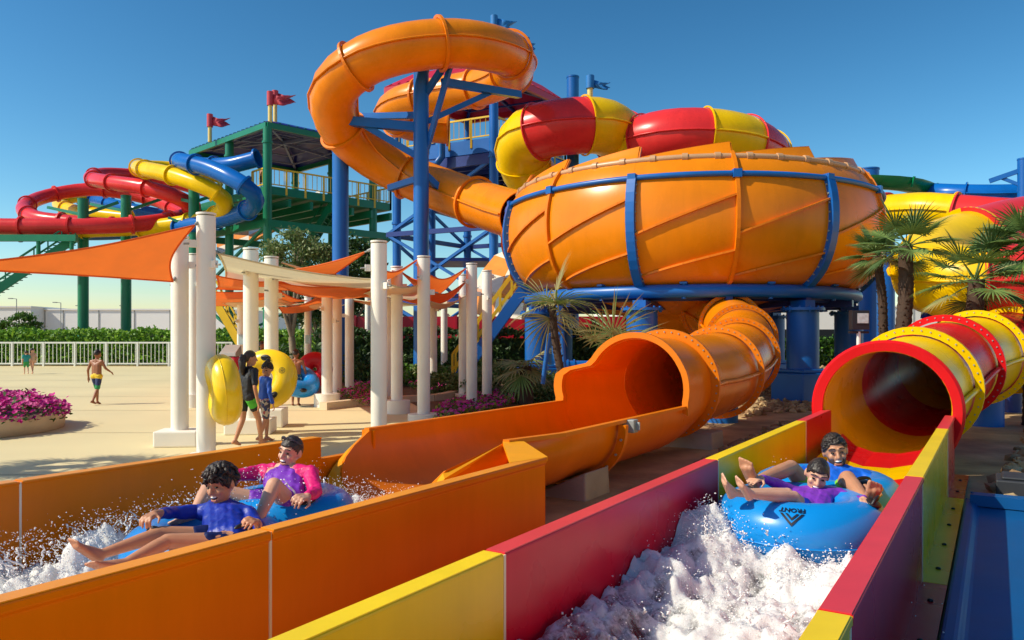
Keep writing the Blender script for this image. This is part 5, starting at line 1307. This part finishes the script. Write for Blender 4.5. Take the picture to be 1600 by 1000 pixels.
def bands(name, cols, z0, z1):
    m = M(name, hexcol(cols[0]), .6); nt = m.node_tree; b = nt.nodes['Principled BSDF']; tc = nt.nodes.new('ShaderNodeTexCoord'); sx_ = nt.nodes.new('ShaderNodeSeparateXYZ'); nz = nt.nodes.new('ShaderNodeTexNoise'); nz.inputs['Scale'].default_value = 9
    ad = nt.nodes.new('ShaderNodeMath'); ad.operation = 'MULTIPLY_ADD'; ad.inputs[1].default_value = .16; mr = nt.nodes.new('ShaderNodeMapRange'); mr.inputs[1].default_value = z0 + .08; mr.inputs[2].default_value = z1 + .08; cr = nt.nodes.new('ShaderNodeValToRGB'); cr.color_ramp.interpolation = 'CONSTANT'
    nt.links.new(tc.outputs['Object'], sx_.inputs[0]); nt.links.new(tc.outputs['Object'], nz.inputs['Vector']); nt.links.new(nz.outputs['Fac'], ad.inputs[0]); nt.links.new(sx_.outputs[2], ad.inputs[2]); nt.links.new(ad.outputs[0], mr.inputs[0]); nt.links.new(mr.outputs[0], cr.inputs[0])
    for i, c in enumerate(cols):
        e = cr.color_ramp.elements[i] if i < 2 else cr.color_ramp.elements.new(i / len(cols)); e.position = i / len(cols); e.color = (*hexcol(c), 1)
    nt.links.new(cr.outputs[0], b.inputs['Base Color']); return m

# ---- riders in the orange lane
boy = dict(hed=at(345, 757, 4.72), nek=at(350, 787, 4.76), che=at(350, 806, 4.66), pel=at(352, 842, 4.42), sha=at(312, 799, 4.74), shb=at(388, 803, 4.64),
           ela=at(272, 801, 4.62), wra=at(240, 803, 4.36), haa=at(222, 813, 4.24), elb=at(408, 832, 4.50), wrb=at(402, 816, 4.34), hab=at(389, 811, 4.25),
           hpa=at(338, 842, 4.46), hpb=at(362, 850, 4.36), kna=at(252, 834, 4.30), ana=at(158, 866, 4.02), toa=at(118, 838, 3.94), knb=at(262, 846, 4.20), anb=at(196, 880, 3.98), tob=at(150, 876, 3.88))
person('boy in a royal blue rash vest riding in the front of the blue double raft', boy, .80, SKIN, (-.32, -.90, -.20), (-.12, 0, 1), .98,
       [vest(.62, NAVY), shorts(M('dark_navy_shorts', hexcol('0C1A52'), .5, .2, 7), .36, infl=.006)], 'tousled', .0065, {'a': Vector((0, 0, 1)), 'b': Vector((.4, -.2, .8))}, origin=uv(2.95, -4.05, .3), curl=(.9, 1.0))
wom = dict(hed=at(454, 706, 5.52), nek=at(448, 731, 5.52), che=at(444, 752, 5.42), pel=at(446, 792, 5.18), sha=at(410, 738, 5.56), shb=at(484, 740, 5.40),
           ela=at(372, 742, 5.40), wra=at(338, 762, 5.14), haa=at(322, 770, 5.02), elb=at(494, 768, 5.22), wrb=at(480, 776, 5.02), hab=at(466, 778, 4.93),
           hpa=at(430, 792, 5.22), hpb=at(456, 796, 5.14), kna=at(325, 764, 5.10), ana=at(304, 800, 4.86), toa=at(284, 806, 4.74), knb=at(428, 758, 4.98), anb=at(404, 812, 4.74), tob=at(384, 818, 4.66))
person('woman in a pink and purple rash vest laughing behind the boy in royal blue', wom, .92, SKIN_L, (-.38, -.9, -.08), (.16, 0, 1), .96,
       [('rash_vest', PURP, [('torso', 0, 1)], .012), ('sleeve', PINK, [('shoulder', .55, 1), ('uarma', 0, 1), ('farma', 0, .9)], .011), ('sleeve', PINK, [('uarmb', 0, 1), ('farmb', 0, .85)], .011), shorts(PURP, .3)], 'wet', .0065, {'a': Vector((0, 0, 1)), 'b': Vector((.3, -.3, .8))}, origin=uv(3.72, -4.2, .3), curl=(1.0, 1.0))
# ---- riders in the red and yellow lane
fw = Vector((-.38, -.9, -.08)).normalized(); up = Vector((.16, 0, 1)); up = (up - fw * up.dot(fw)).normalized(); rt = fw.cross(up); h = wom['hed']; wo = [o for o in COL.objects if o.get('label', '').startswith('woman in')][0]
b = MB()
for s in (-1, 1):
    b.ball(h + rt * s * .030 + fw * .046 + up * .108, (.022, .005, .014), 12, rot=Matrix((rt, (fw + up * 1.3).normalized(), up)).transposed()); b.tube([h + rt * s * .052 + fw * .042 + up * .106, h + rt * s * .082 + fw * .0 + up * .07, h + rt * s * .082 - fw * .03 + up * .04], .004, 6)
b.tube([h - rt * .010 + fw * .050 + up * .112, h + rt * .010 + fw * .050 + up * .112], .004, 6); b.build('goggles', M('smoky_goggle_lens', (.05, .045, .05), .1, .1), wo)
girl = dict(hed=at(1277, 742, 5.36), nek=at(1276, 769, 5.34), che=at(1270, 783, 5.24), pel=at(1262, 812, 5.02), sha=at(1240, 769, 5.40), shb=at(1312, 774, 5.28),
            ela=at(1212, 755, 5.34), wra=at(1190, 747, 5.18), haa=at(1168, 752, 5.10), elb=at(1338, 783, 5.14), wrb=at(1349, 780, 4.97), hab=at(1352, 786, 4.88),
            hpa=at(1246, 800, 5.06), hpb=at(1262, 804, 5.0), kna=at(1230, 772, 5.04), ana=at(1148, 770, 4.94), toa=at(1138, 746, 4.87), knb=at(1240, 777, 4.95), anb=at(1174, 773, 4.78), tob=at(1160, 749, 4.71))
person('girl in a purple rash vest laughing in the front of the raft marked FRONT', girl, .78, SKIN_L, (-.30, -.88, -.36), (.22, 0, 1), .98,
       [vest(.9, PURP), shorts(NAVY, .4)], 'wet', .006, {'a': Vector((0, -.3, 1)), 'b': Vector((0, -.3, 1))}, origin=uv(5.45, -1.1, .3), curl=(.25, 1.1))
man = dict(hed=at(1305, 705, 6.02), nek=at(1303, 733, 6.02), che=at(1300, 753, 5.90), pel=at(1296, 792, 5.66), sha=at(1260, 741, 6.04), shb=at(1348, 747, 5.90),
           ela=at(1222, 752, 5.90), wra=at(1196, 770, 5.62), haa=at(1184, 778, 5.50), elb=at(1384, 768, 5.66), wrb=at(1366, 764, 5.42), hab=at(1352, 760, 5.32),
           hpa=at(1282, 788, 5.70), hpb=at(1314, 792, 5.60), kna=at(1236, 731, 5.60), ana=at(1182, 752, 5.24), toa=at(1170, 720, 5.17), knb=at(1324, 748, 5.46), anb=at(1352, 782, 5.12), tob=at(1362, 758, 5.03))
def beard(b): pass
mo = person('bearded man in a bright blue rash vest laughing behind the girl in purple', man, 1.06, SKIN, (-.20, -.97, -.12), (-.16, 0, 1), 1.1,
       [tee(SHIRTB), shorts(LIME, .62)], 'short', .007, {'a': Vector((0, 0, 1)), 'b': Vector((0, -.3, 1))}, origin=uv(6.3, -1.1, .3), curl=(.6, 1.1))
# stubble beard as a thin shell on the jaw
STUB = M('beard_stubble', hexcol('4A3528'), .7, .3, 60)
fw = Vector((-.20, -.97, -.12)).normalized(); up = Vector((-.16, 0, 1)); up = (up - fw * up.dot(fw)).normalized(); rt = fw.cross(up); h = man['hed']; q = 1.1
b = MB(); n1, n2 = 30, 18; vl = []; ok = []
for i in range(n2 + 1):
    th = pi * i / n2
    for j in range(n1):
        ph = 2 * pi * j / n1; d_ = Vector((sin(th) * cos(ph), sin(th) * sin(ph), cos(th)))
        vl.append(h + (rt * d_.x * .0605 + fw * (.022 + d_.y * .0675) + up * (-.045 + d_.z * .0755)) * q)
        mouth_ = abs(d_.x) < .42 and -.25 < d_.z < .22 and d_.y > 0
        ok.append(d_.y > -.35 and d_.z < .25 + .35 * (abs(d_.x) > .8) and not mouth_)
fs = []
for i in range(n2):
    for j in range(n1):
        k = [i * n1 + j, (i + 1) * n1 + j, (i + 1) * n1 + (j + 1) % n1, i * n1 + (j + 1) % n1]
        if all(ok[a] for a in k): fs.append(tuple(k))
b.add(vl, fs, 0, True); b.build('beard', STUB, mo)

# ---- people on the plaza
c = at(151, 528, 18.5); J = pose((c.x, 18.5, 0), 1.30, R(-14), .09, -.16, (-.04, -.02, .01), (.05, .10, .12), lean=.0)
person('bare-backed boy in yellow, navy and green swim shorts walking away across the plaza', J, .76, SKIN_D, (.25, .95, -.1), None, .95, [shorts(bands('banded_short_cloth', ['1E8A48', '22305C', '22305C', 'E8C020'], .38, .74), .9)], 'short', .010, det=False)
c = at(41, 528, 34); J = pose((c.x, 34, 0), 1.02, R(40), .08, -.12)
person('toddler in green shorts beside a taller child near the white railing', J, .60, SKIN_L, (-.6, .7, 0), None, .9, [tee(M('teal_top', hexcol('2A9A90'), .6)), shorts(M('green_shorts', hexcol('2E9A4C'), .6), .8)], 'short', .014, det=False)
c = at(51, 528, 34.3); J = pose((c.x, 34.3, 0), 1.12, R(60), -.10, .12)
person('small child in pale swimwear walking along the white railing', J, .64, SKIN_L, (.7, .4, 0), None, .9, [('swimsuit', M('peach_swimwear', hexcol('E0B090'), .6), [('torso', 0, .9), ('hipa', 0, 1), ('hipb', 0, 1)], .01)], 'short', .014, det=False)
c = at(386, 528, 11.35); J = pose((c.x, 11.35, 0), 1.40, R(-38), -.10, .16, (-.12, .06, .06), (.03, -.02, -.02), lean=.02)
WET = M('black_wetsuit', (.013, .013, .017), .5, .2, 8, .2, 20); WETG = M('green_wetsuit_panel', hexcol('4CC030'), .5, .1)
person('girl in a black and green shorty wetsuit walking away beside the yellow raft', J, .80, SKIN, (.8, .55, -.12), None, .98, [('wetsuit', WET, T_ALL + [('uarma', 0, .75), ('uarmb', 0, .75), ('hipa', 0, 1), ('hipb', 0, 1), ('thigha', 0, .55), ('thighb', 0, .5)], .012), ('side_panel', WETG, [('thighb', .0, .42)], .0135)], 'long', .009, det=False, smile=False)
c = at(413, 528, 11.9); J = pose((c.x, 11.9, 0), 1.20, R(-50), .06, -.08, (-.06, .12, .08), (.04, 0, 0), lean=.02)
person('small boy in a blue rash vest and patterned shorts glancing back beside the wetsuit girl', J, .72, SKIN, (-.25, -.9, -.25), None, .98, [vest(.85, M('cobalt_rash_vest', hexcol('1A50B4'), .5, .15, 7)), shorts(pattern('patterned_short_cloth', ['2A3A6A', 'C9B8A0', 'A84848', '3C3C50'], 22), .85)], 'bun', .008, det=True, smile=False)
c = at(462, 528, 18.2); J = pose((c.x, 18.2, 0), 1.32, R(5), .02, -.02, (-.05, .02, .03), (.04, .02, .02))
person('bare-backed boy standing inside a blue raft under the sails', J, .78, SKIN_D, (.3, .95, -.1), None, .95, [shorts(pattern('teal_patterned_cloth', ['2A8A80', '1C4A6A', 'B8C8A0', '1C4A6A'], 18), .8)], 'short', .011, det=False)
c = at(408, 528, 22.5); J = pose((c.x, 22.5, 0), 1.50, R(-60))
person('dark-haired person half hidden between two white columns', J, .86, SKIN_D, (.9, .1, 0), None, 1.0, [tee(M('charcoal_shirt', (.03, .03, .035), .7)), shorts(M('charcoal_shorts', (.03, .03, .03), .7), .8)], 'short', .014, det=False)
c = at(410, 262, 48.5); J = pose((c.x, 48.5, 10.9), 1.7, R(150))
person('person standing at the railing on the green tower deck', J, .97, SKIN, (-.5, -.8, 0), None, 1.0, [tee(M('pink_shirt', hexcol('C88A70'), .7)), shorts(M('dark_shorts', (.05, .05, .06), .7), .8)], 'short', .022, det=False)

# ================================================================== rafts
def torus(b, c, Rr, a, m, n1=56, n2=20, mi=0, tz=1.0):
    vs = []; fs = []; c = Vector(c)
    for i in range(n1):
        ph = 2 * pi * i / n1
        for j in range(n2):
            th = 2 * pi * j / n2; r_ = Rr + a * cos(th); pk = 1 + .006 * sin(ph * 22) * (1 if abs(sin(th)) > .9 else .2)
            vs.append(c + m @ Vector((r_ * cos(ph), r_ * sin(ph), a * tz * sin(th) * pk)))
    for i in range(n1):
        for j in range(n2): fs.append((i * n2 + j, ((i + 1) % n1) * n2 + j, ((i + 1) % n1) * n2 + (j + 1) % n2, i * n2 + (j + 1) % n2))
    b.add(vs, fs, mi, True)
def tpoint(c, Rr, a, m, ph, th, off=0, tz=1.0):
    r_ = Rr + (a + off) * cos(th); return Vector(c) + m @ Vector((r_ * cos(ph), r_ * sin(ph), (a * tz + off) * sin(th)))
def raft(name, label, cs, Rr, a, m, mat, handles=(), tz=1.0, floor=True, group=None):
    t = thing(name, label, 'raft', sum((Vector(c) for c in cs), Vector()) / len(cs), group)
    for c in cs:
        b = MB(); torus(b, c, Rr, a, m, tz=tz); b.build('inflated_ring', mat, t)
        b = MB()
        for th in (-.25,):
            b.tube([tpoint(c, Rr, a, m, 2 * pi * i / 72, th, .0, tz) for i in range(73)], .006, 5, caps=False)
        b.build('weld_seam', mat, t)
    for k, ph, th in handles:
        c = cs[k]; nn = (tpoint(c, Rr, a, m, ph, th, .1, tz) - tpoint(c, Rr, a, m, ph, th, 0, tz)).normalized(); p = tpoint(c, Rr, a, m, ph, th, .004, tz); e = m @ Vector((-sin(ph), cos(ph), 0)); s_ = nn.cross(e)
        b = MB(); b.ball(p, (.085, .05, .014), 14, rot=Matrix((e, s_, nn)).transposed()); b.build('handle_pad', BLACK, t)
        b = MB(); b.tube(spline([p - e * .065, p - e * .045 + nn * .035, p + nn * .045, p + e * .045 + nn * .035, p + e * .065], .012), .012, 8); b.build('handle', BLACK, t)
    return t
I3 = Matrix.Identity(3); tilt = lambda ax, d_: Matrix.Rotation(R(d_), 3, ax)
dirang = lambda px, py, Y, c: math.atan2(at(px, py, Y).y - c.y, at(px, py, Y).x - c.x)
c1, c2 = uv(2.95, -4.05, .33), uv(3.72, -4.22, .37)
raft('double_raft', 'blue double raft splashing down the orange lane', [c1, c2], .315, .16, I3, VIN_B, [(0, dirang(224, 820, 4.25, c1), 1.3), (0, dirang(399, 820, 4.35, c1), 1.2), (1, dirang(482, 784, 5.0, c2), 1.2), (1, dirang(330, 775, 5.1, c2), 1.25)])
c1, c2 = uv(5.42, -1.115, .365), uv(6.30, -1.115, .375)
rr = raft('double_raft', 'blue double raft marked FRONT in the red and yellow lane', [c1, c2], .365, .195, I3, VIN_B, [(0, dirang(1352, 790, 4.95, c1), 1.1), (1, dirang(1362, 764, 5.4, c2), 1.2), (0, dirang(1180, 770, 5.1, c1), 1.5)])
# the printed mark: FRONT over nested arrow heads, upside down as seen from outside
ink = M('black_print', (.008, .01, .02), .4, .1)
ph0 = dirang(1238, 800, 4.75, c1)
def onring(s_, t_): return tpoint(c1, .365, .195, I3, ph0 + s_ / .5, .93 + t_ / .195, .0035)
cu = bpy.data.curves.new('tmp', 'FONT'); cu.body = 'FRONT'; cu.size = .05; cu.align_x = 'CENTER'; cu.offset = .0016; cu.resolution_u = 2
to = bpy.data.objects.new('tmp', cu); COL.objects.link(to); dg = bpy.context.evaluated_depsgraph_get(); dg.update(); tm = to.evaluated_get(dg).to_mesh()
b = MB(); b.add([onring(-v.co.x * 1.0, -v.co.y + .032) for v in tm.vertices], [tuple(p.vertices) for p in tm.polygons]); to.evaluated_get(dg).to_mesh_clear(); bpy.data.objects.remove(to); bpy.data.curves.remove(cu)
b.build('printed_word', ink, rr)
b = MB()
for (w0, d0, w1, d1) in ((.074, .0, .056, .0), (.042, .0, .026, .0)):
    for s in (-1, 1):
        n = 8; A = []; B = []
        for i in range(n + 1):
            t = i / n; A.append(onring(s * w0 * (1 - t), -.012 - t * w0 * 1.15)); B.append(onring(s * w1 * (1 - t), -.012 - t * w1 * 1.15))
        for i in range(n): b.add([A[i], A[i + 1], B[i + 1], B[i]], [(0, 1, 2, 3)])
b.build('printed_arrow', ink, rr)
# rafts carried on the plaza
c = at(349, 609, 10.3); m = Matrix.Rotation(R(30), 3, 'Z') @ tilt('Y', 84)
raft('ring_raft', 'yellow raft held upright edge-on at the left of the wetsuit girl', [c], .295, .185, m, VIN_Y, [(0, R(90), .3)])
c = at(418, 592, 12.5); m = Matrix.Rotation(R(-8), 3, 'Z') @ tilt('X', 80)
ry = raft('ring_raft', 'yellow raft carried flat-on behind the small boy in blue', [c], .30, .19, m, VIN_Y, [(0, R(-55), 1.3), (0, R(85), 1.45)])
b = MB()
cc = lambda s_, t_: tpoint(c, .30, .19, m, R(20) + s_ / .35, 1.35 + t_ / .19, .003)
for r0, r1 in ((.05, .043), (.03, .024), (.012, .001)):
    for i in range(20):
        a0, a1 = 2 * pi * i / 20, 2 * pi * (i + 1) / 20; b.add([cc(r0 * cos(a0), r0 * sin(a0)), cc(r0 * cos(a1), r0 * sin(a1)), cc(r1 * cos(a1), r1 * sin(a1)), cc(r1 * cos(a0), r1 * sin(a0))], [(0, 1, 2, 3)])
b.build('printed_mark', ink, ry)
c = at(463, 594, 18.1); m = tilt('Y', 26) @ tilt('X', 22)
raft('ring_raft', 'blue raft held round the waist of the bare-backed boy', [c], .36, .20, m, VIN_B, [(0, R(-50), .5)])
c = at(492, 577, 19.2); m = Matrix.Rotation(R(12), 3, 'Z') @ tilt('X', 82)
raft('ring_raft', 'dark red raft standing behind the column under the sails', [c], .24, .2, m, VIN_R)
# ================================================================== water
def foam_material(name, tint, foamc=(.90, .89, .86)):
    m = bpy.data.materials.new(name); m.use_nodes = True; nt = m.node_tree; N = nt.nodes; L = nt.links; b = N['Principled BSDF']
    b.inputs['Base Color'].default_value = (*foamc, 1); b.inputs['Roughness'].default_value = .5; b.inputs['Subsurface Weight'].default_value = .7; b.inputs['Subsurface Radius'].default_value = (1, 1, 1); b.inputs['Subsurface Scale'].default_value = .06
    at_ = N.new('ShaderNodeAttribute'); at_.attribute_name = 'foam'; tc = N.new('ShaderNodeTexCoord')
    nz = N.new('ShaderNodeTexNoise'); nz.inputs['Scale'].default_value = 26; nz.inputs['Detail'].default_value = 8; nz.inputs['Roughness'].default_value = .68; nz.inputs['Distortion'].default_value = .8; L.new(tc.outputs['Object'], nz.inputs['Vector'])
    ad = N.new('ShaderNodeMath'); ad.operation = 'ADD'; L.new(at_.outputs['Fac'], ad.inputs[0]); L.new(nz.outputs['Fac'], ad.inputs[1])
    mr = N.new('ShaderNodeMapRange'); mr.inputs[1].default_value = .72; mr.inputs[2].default_value = 1.12; mr.inputs[3].default_value = .04; mr.inputs[4].default_value = .97; L.new(ad.outputs[0], mr.inputs[0])
    tr = N.new('ShaderNodeBsdfTransparent'); tr.inputs[0].default_value = (*tint, 1); gl = N.new('ShaderNodeBsdfGlossy'); gl.inputs['Roughness'].default_value = .06
    fre = N.new('ShaderNodeFresnel'); fre.inputs[0].default_value = 1.33; wm = N.new('ShaderNodeMixShader'); L.new(fre.outputs[0], wm.inputs[0]); L.new(tr.outputs[0], wm.inputs[1]); L.new(gl.outputs[0], wm.inputs[2])
    mx_ = N.new('ShaderNodeMixShader'); L.new(mr.outputs[0], mx_.inputs[0]); L.new(wm.outputs[0], mx_.inputs[1]); L.new(b.outputs[0], mx_.inputs[2]); L.new(mx_.outputs[0], N['Material Output'].inputs[0])
    n2 = N.new('ShaderNodeTexNoise'); n2.inputs['Scale'].default_value = 85; n2.inputs['Detail'].default_value = 9; n2.inputs['Roughness'].default_value = .75; L.new(tc.outputs['Object'], n2.inputs['Vector'])
    bp = N.new('ShaderNodeBump'); bp.inputs['Strength'].default_value = .85; bp.inputs['Distance'].default_value = .012; L.new(n2.outputs['Fac'], bp.inputs['Height'])
    for x in (b, gl, fre): L.new(bp.outputs[0], x.inputs['Normal'])
    return m
FO = foam_material('white_foam_over_orange', (.98, .90, .80)); FR_ = foam_material('white_foam_over_red', (.98, .84, .86))
WHW = M('white_water_spray', (.94, .925, .90), .3, .03, 5, spec=.6)
def turb(p, o=5): return noise.turbulence(p, o, False, noise_basis='PERLIN_ORIGINAL')
def sm_(a, c, x): t = max(0, min(1, (x - a) / (c - a))); return t * t * (3 - 2 * t)
def water(name, label, u0, u1, v0, v1, du, dv, hfun, ffun, mat):
    nu, nv = int((u1 - u0) / du), int((v1 - v0) / dv); b = MB(); vs = []; fo = []
    for i in range(nu + 1):
        for j in range(nv + 1):
            u, v = u0 + (u1 - u0) * i / nu, v0 + (v1 - v0) * j / nv; h, f = hfun(u, v), 0; vs.append(uv(u, v, h)); fo.append(ffun(u, v, h))
    b.add(vs, [(i * (nv + 1) + j, i * (nv + 1) + j + 1, (i + 1) * (nv + 1) + j + 1, (i + 1) * (nv + 1) + j) for i in range(nu) for j in range(nv)], 0, True)
    o = b.build(name, mat, kind='structure', origin=uv((u0 + u1) / 2, (v0 + v1) / 2, 0)); a = o.data.attributes.new('foam', 'FLOAT', 'POINT'); a.data.foreach_set('value', fo); return o
# --- red and yellow lane
def hR(u, v):
    k = sm_(2.2, 5.1, u) * (1 - .75 * sm_(5.3, 6.0, u)); front = math.exp(-((u - 4.9) / .42) ** 2) * (.75 + .45 * math.exp(-((v + 1.45) / .35) ** 2))
    base = .20 + .09 * k + .10 * front + .13 * sm_(-1.05, -1.7, v) * (1 - sm_(5.0, 5.5, u))
    t = turb(Vector((u * 2.4, v * 2.6, .3)), 5); t2 = turb(Vector((u * 9, v * 9, 4.2)), 4); t3 = noise.noise(Vector((u * 1.2 + 3, v * 1.4, 7)))
    h = base + (t - .55) * .14 * (.45 + k) + (t2 - .5) * .04 + .045 * t3 + .022 * noise.noise(Vector((u * 16, v * 20, 1))) + .012 * noise.noise(Vector((u * 40, v * 45, 1)))
    return max(.05, h)
def fR(u, v, h):
    k = sm_(1.4, 4.3, u + .55 * (v + 1.1)); n = noise.noise(Vector((u * 1.9, v * 2.3, 2))); n2 = noise.noise(Vector((u * 5, v * 5, 9)))
    f = .50 + .42 * k + .30 * n + .20 * n2 + (h - .3) * 1.0 + (turb(Vector((u * 9, v * 9, 4.2)), 4) - .5) * .35
    if u > 5.9: f -= .5 * sm_(5.9, 6.4, u)
    return f
water('water', '', .9, 6.9, -1.725, -.505, .017, .015, hR, fR, FR_)
# --- orange lane
def hO(u, v):
    ridge = (.10 + .26 * sm_(1.5, 3.1, u)) * (1 - sm_(3.5, 4.3, u) * .8) * math.exp(-((v + 4.80) / (.24 if v > -4.8 else .30)) ** 2); plume = 0
    back = math.exp(-((u - 4.35) / .35) ** 2) * math.exp(-((v + 4.1) / .6) ** 2); fr_ = math.exp(-((u - 2.05) / .5) ** 2) * math.exp(-((v + 4.4) / .45) ** 2)
    t = turb(Vector((u * 2.6, v * 2.8, 2.3)), 5); t2 = turb(Vector((u * 9, v * 9, 1.2)), 4)
    h = .13 + ridge * (.55 + .75 * t) + .24 * back * (.5 + t) + .14 * fr_ * (.4 + t) + (t - .55) * .09 + (t2 - .5) * .09 + .03 * noise.noise(Vector((u * 22, v * 22, 1))) + .02 * noise.noise(Vector((u * 45, v * 45, 3)))
    return max(.05, h)
def fO(u, v, h):
    n = noise.noise(Vector((u * 1.7, v * 2.3, 12))); n2 = noise.noise(Vector((u * 5, v * 5, 19)))
    return .62 + .3 * n + .2 * n2 + (h - .15) * 1.7 + .25 * math.exp(-((u - 2.5) / 1.0) ** 2) - .35 * sm_(4.6, 5.2, u)
water('water', '', .9, 5.14, VB + .005, VF - .005, .018, .017, hO, fO, FO)
# --- droplets, ligaments and clots of spray
OCT = [Vector(p) for p in ((1, 0, 0), (-1, 0, 0), (0, 1, 0), (0, -1, 0), (0, 0, 1), (0, 0, -1))]; OCF = [(0, 2, 4), (2, 1, 4), (1, 3, 4), (3, 0, 4), (2, 0, 5), (1, 2, 5), (3, 1, 5), (0, 3, 5)]
def drop(b, p, s, rnd):
    e = Vector((rnd.gauss(0, 1), rnd.gauss(0, 1), rnd.gauss(0, 1))).normalized(); f = e.orthogonal().normalized(); g = e.cross(f); l = rnd.uniform(1, 2.0)
    b.add([p + (e * q.x * l + f * q.y + g * q.z) * s for q in OCT], OCF, 0, True)
def spray(label, srcs, seed, hf):
    rnd = random.Random(seed); b = MB()
    for (u, v, z, su, sv, vel, n, dirn) in srcs:
        for k in range(n):
            uu, vv = u + rnd.gauss(0, su), v + rnd.gauss(0, sv); t = rnd.random() ** .7; sp = vel * rnd.uniform(.4, 1.15); d_ = Vector((dirn[0] + rnd.gauss(0, .45), dirn[1] + rnd.gauss(0, .45), dirn[2] + rnd.gauss(0, .25))).normalized()
            tt = t * .42; q = Vector((uu, vv, z)) + d_ * sp * tt + Vector((0, 0, -4.9 * tt * tt))
            if q.z < .1: continue
            s = rnd.uniform(.0014, .0042) * (1.5 if rnd.random() < .07 else 1); drop(b, uv(q.x, q.y, q.z), s, rnd)
        for k in range(n // 45):                              # strands of torn water
            uu, vv = u + rnd.gauss(0, su), v + rnd.gauss(0, sv); z0 = max(z - .05, hf(uu, vv) - .02); d_ = Vector((dirn[0] + rnd.gauss(0, .4), dirn[1] + rnd.gauss(0, .4), dirn[2] + rnd.gauss(0, .2))).normalized(); L = vel * rnd.uniform(.03, .10); pts = []; rr = []
            for i in range(7):
                t = i / 6; q = Vector((uu, vv, z0)) + d_ * L * t + Vector((rnd.gauss(0, .006), rnd.gauss(0, .006), -.25 * L * t * t)); pts.append(uv(q.x, q.y, q.z)); rr.append(rnd.uniform(.004, .009) * (1 - t * .85) * (1.6 if i in (3, 5) and rnd.random() < .4 else 1))
            b.tube(pts, rr, 5)
            for i in range(3): drop(b, pts[-1] + Vector((rnd.gauss(0, .02), rnd.gauss(0, .02), rnd.gauss(0, .02))), rnd.uniform(.004, .009), rnd)
    return b.build('spray', WHW, None, label, 'spray', kind='stuff')
spray('white droplets and torn strands of splash around the raft in the orange lane', [
    (2.4, -4.78, .34, .42, .12, 1.7, 1500, (-.1, -.2, 1)), (1.9, -4.7, .22, .4, .2, 1.4, 900, (-.4, -.1, 1)), (3.2, -4.85, .38, .4, .08, 1.6, 1000, (.1, -.1, 1)), (4.3, -4.0, .36, .15, .25, 1.7, 1300, (.1, 0, 1)), (3.75, -4.3, .58, .25, .2, 1.3, 350, (-.2, 0, 1)),
    (3.25, -4.15, .5, .12, .2, 1.7, 420, (0, .1, 1)), (3.5, -4.35, .62, .22, .2, 1.6, 300, (0, .1, 1)), (2.3, -3.55, .26, .4, .25, 1.1, 500, (-.2, 0, 1)), (2.9, -3.55, .36, .3, .1, 1.0, 220, (0, .2, 1))], 31, hO)
spray('white droplets and torn strands of splash before the raft in the red and yellow lane', [
    (4.75, -1.45, .44, .22, .16, 1.25, 600, (-.3, -.1, 1)), (4.8, -1.0, .28, .15, .25, .9, 400, (-.4, 0, 1)), (3.9, -1.1, .32, .5, .3, .8, 600, (-.3, 0, 1)), (2.9, -1.1, .28, .6, .3, .7, 420, (-.2, 0, 1)), (6.6, -1.5, .55, .12, .06, 1.1, 40, (0, 0, 1)), (5.0, -1.66, .4, .2, .03, 1.5, 160, (-.2, 0, 1))], 32, hR)
def clots(name, label, spec, seed, hf):
    rnd = random.Random(seed); b = MB()
    for (u0, u1, v0, v1, n, s0, s1, lift) in spec:
        for k in range(n):
            u, v = rnd.uniform(u0, u1), rnd.uniform(v0, v1); h = hf(u, v); s = rnd.uniform(s0, s1) * (.5 + rnd.random())
            rot = Matrix.Rotation(rnd.random() * 6.28, 3, 'Z'); p = uv(u, v, h + rnd.uniform(-.3, .9) * s + lift * rnd.random() ** 2)
            b.add([p + rot @ Vector((q.x * s * 1.3, q.y * s, q.z * s * .7)) * (1 + .5 * noise.noise(q * 2 + p * 9)) for q in ICV], ICF, 0, True)
    return b.build(name, WHW, None, label, 'foam', kind='stuff')
clots('foam', 'churned clots of white foam in the red and yellow lane', [(3.6, 5.1, -1.70, -.53, 2200, .0016, .0042, .07), (2.0, 3.6, -1.6, -.53, 1300, .0015, .0035, .04), (4.5, 5.1, -1.70, -.7, 1600, .0016, .005, .10)], 33, hR)
clots('foam', 'churned clots of white foam along the orange lane', [(1.9, 3.4, -5.1, -4.45, 2500, .0016, .005, .16), (1.2, 2.4, -5.0, -3.4, 1500, .0015, .0042, .08), (4.1, 4.8, -4.8, -3.3, 2200, .0016, .005, .22), (2.2, 3.4, -3.6, -3.0, 1000, .0015, .0042, .06)], 34, hO)
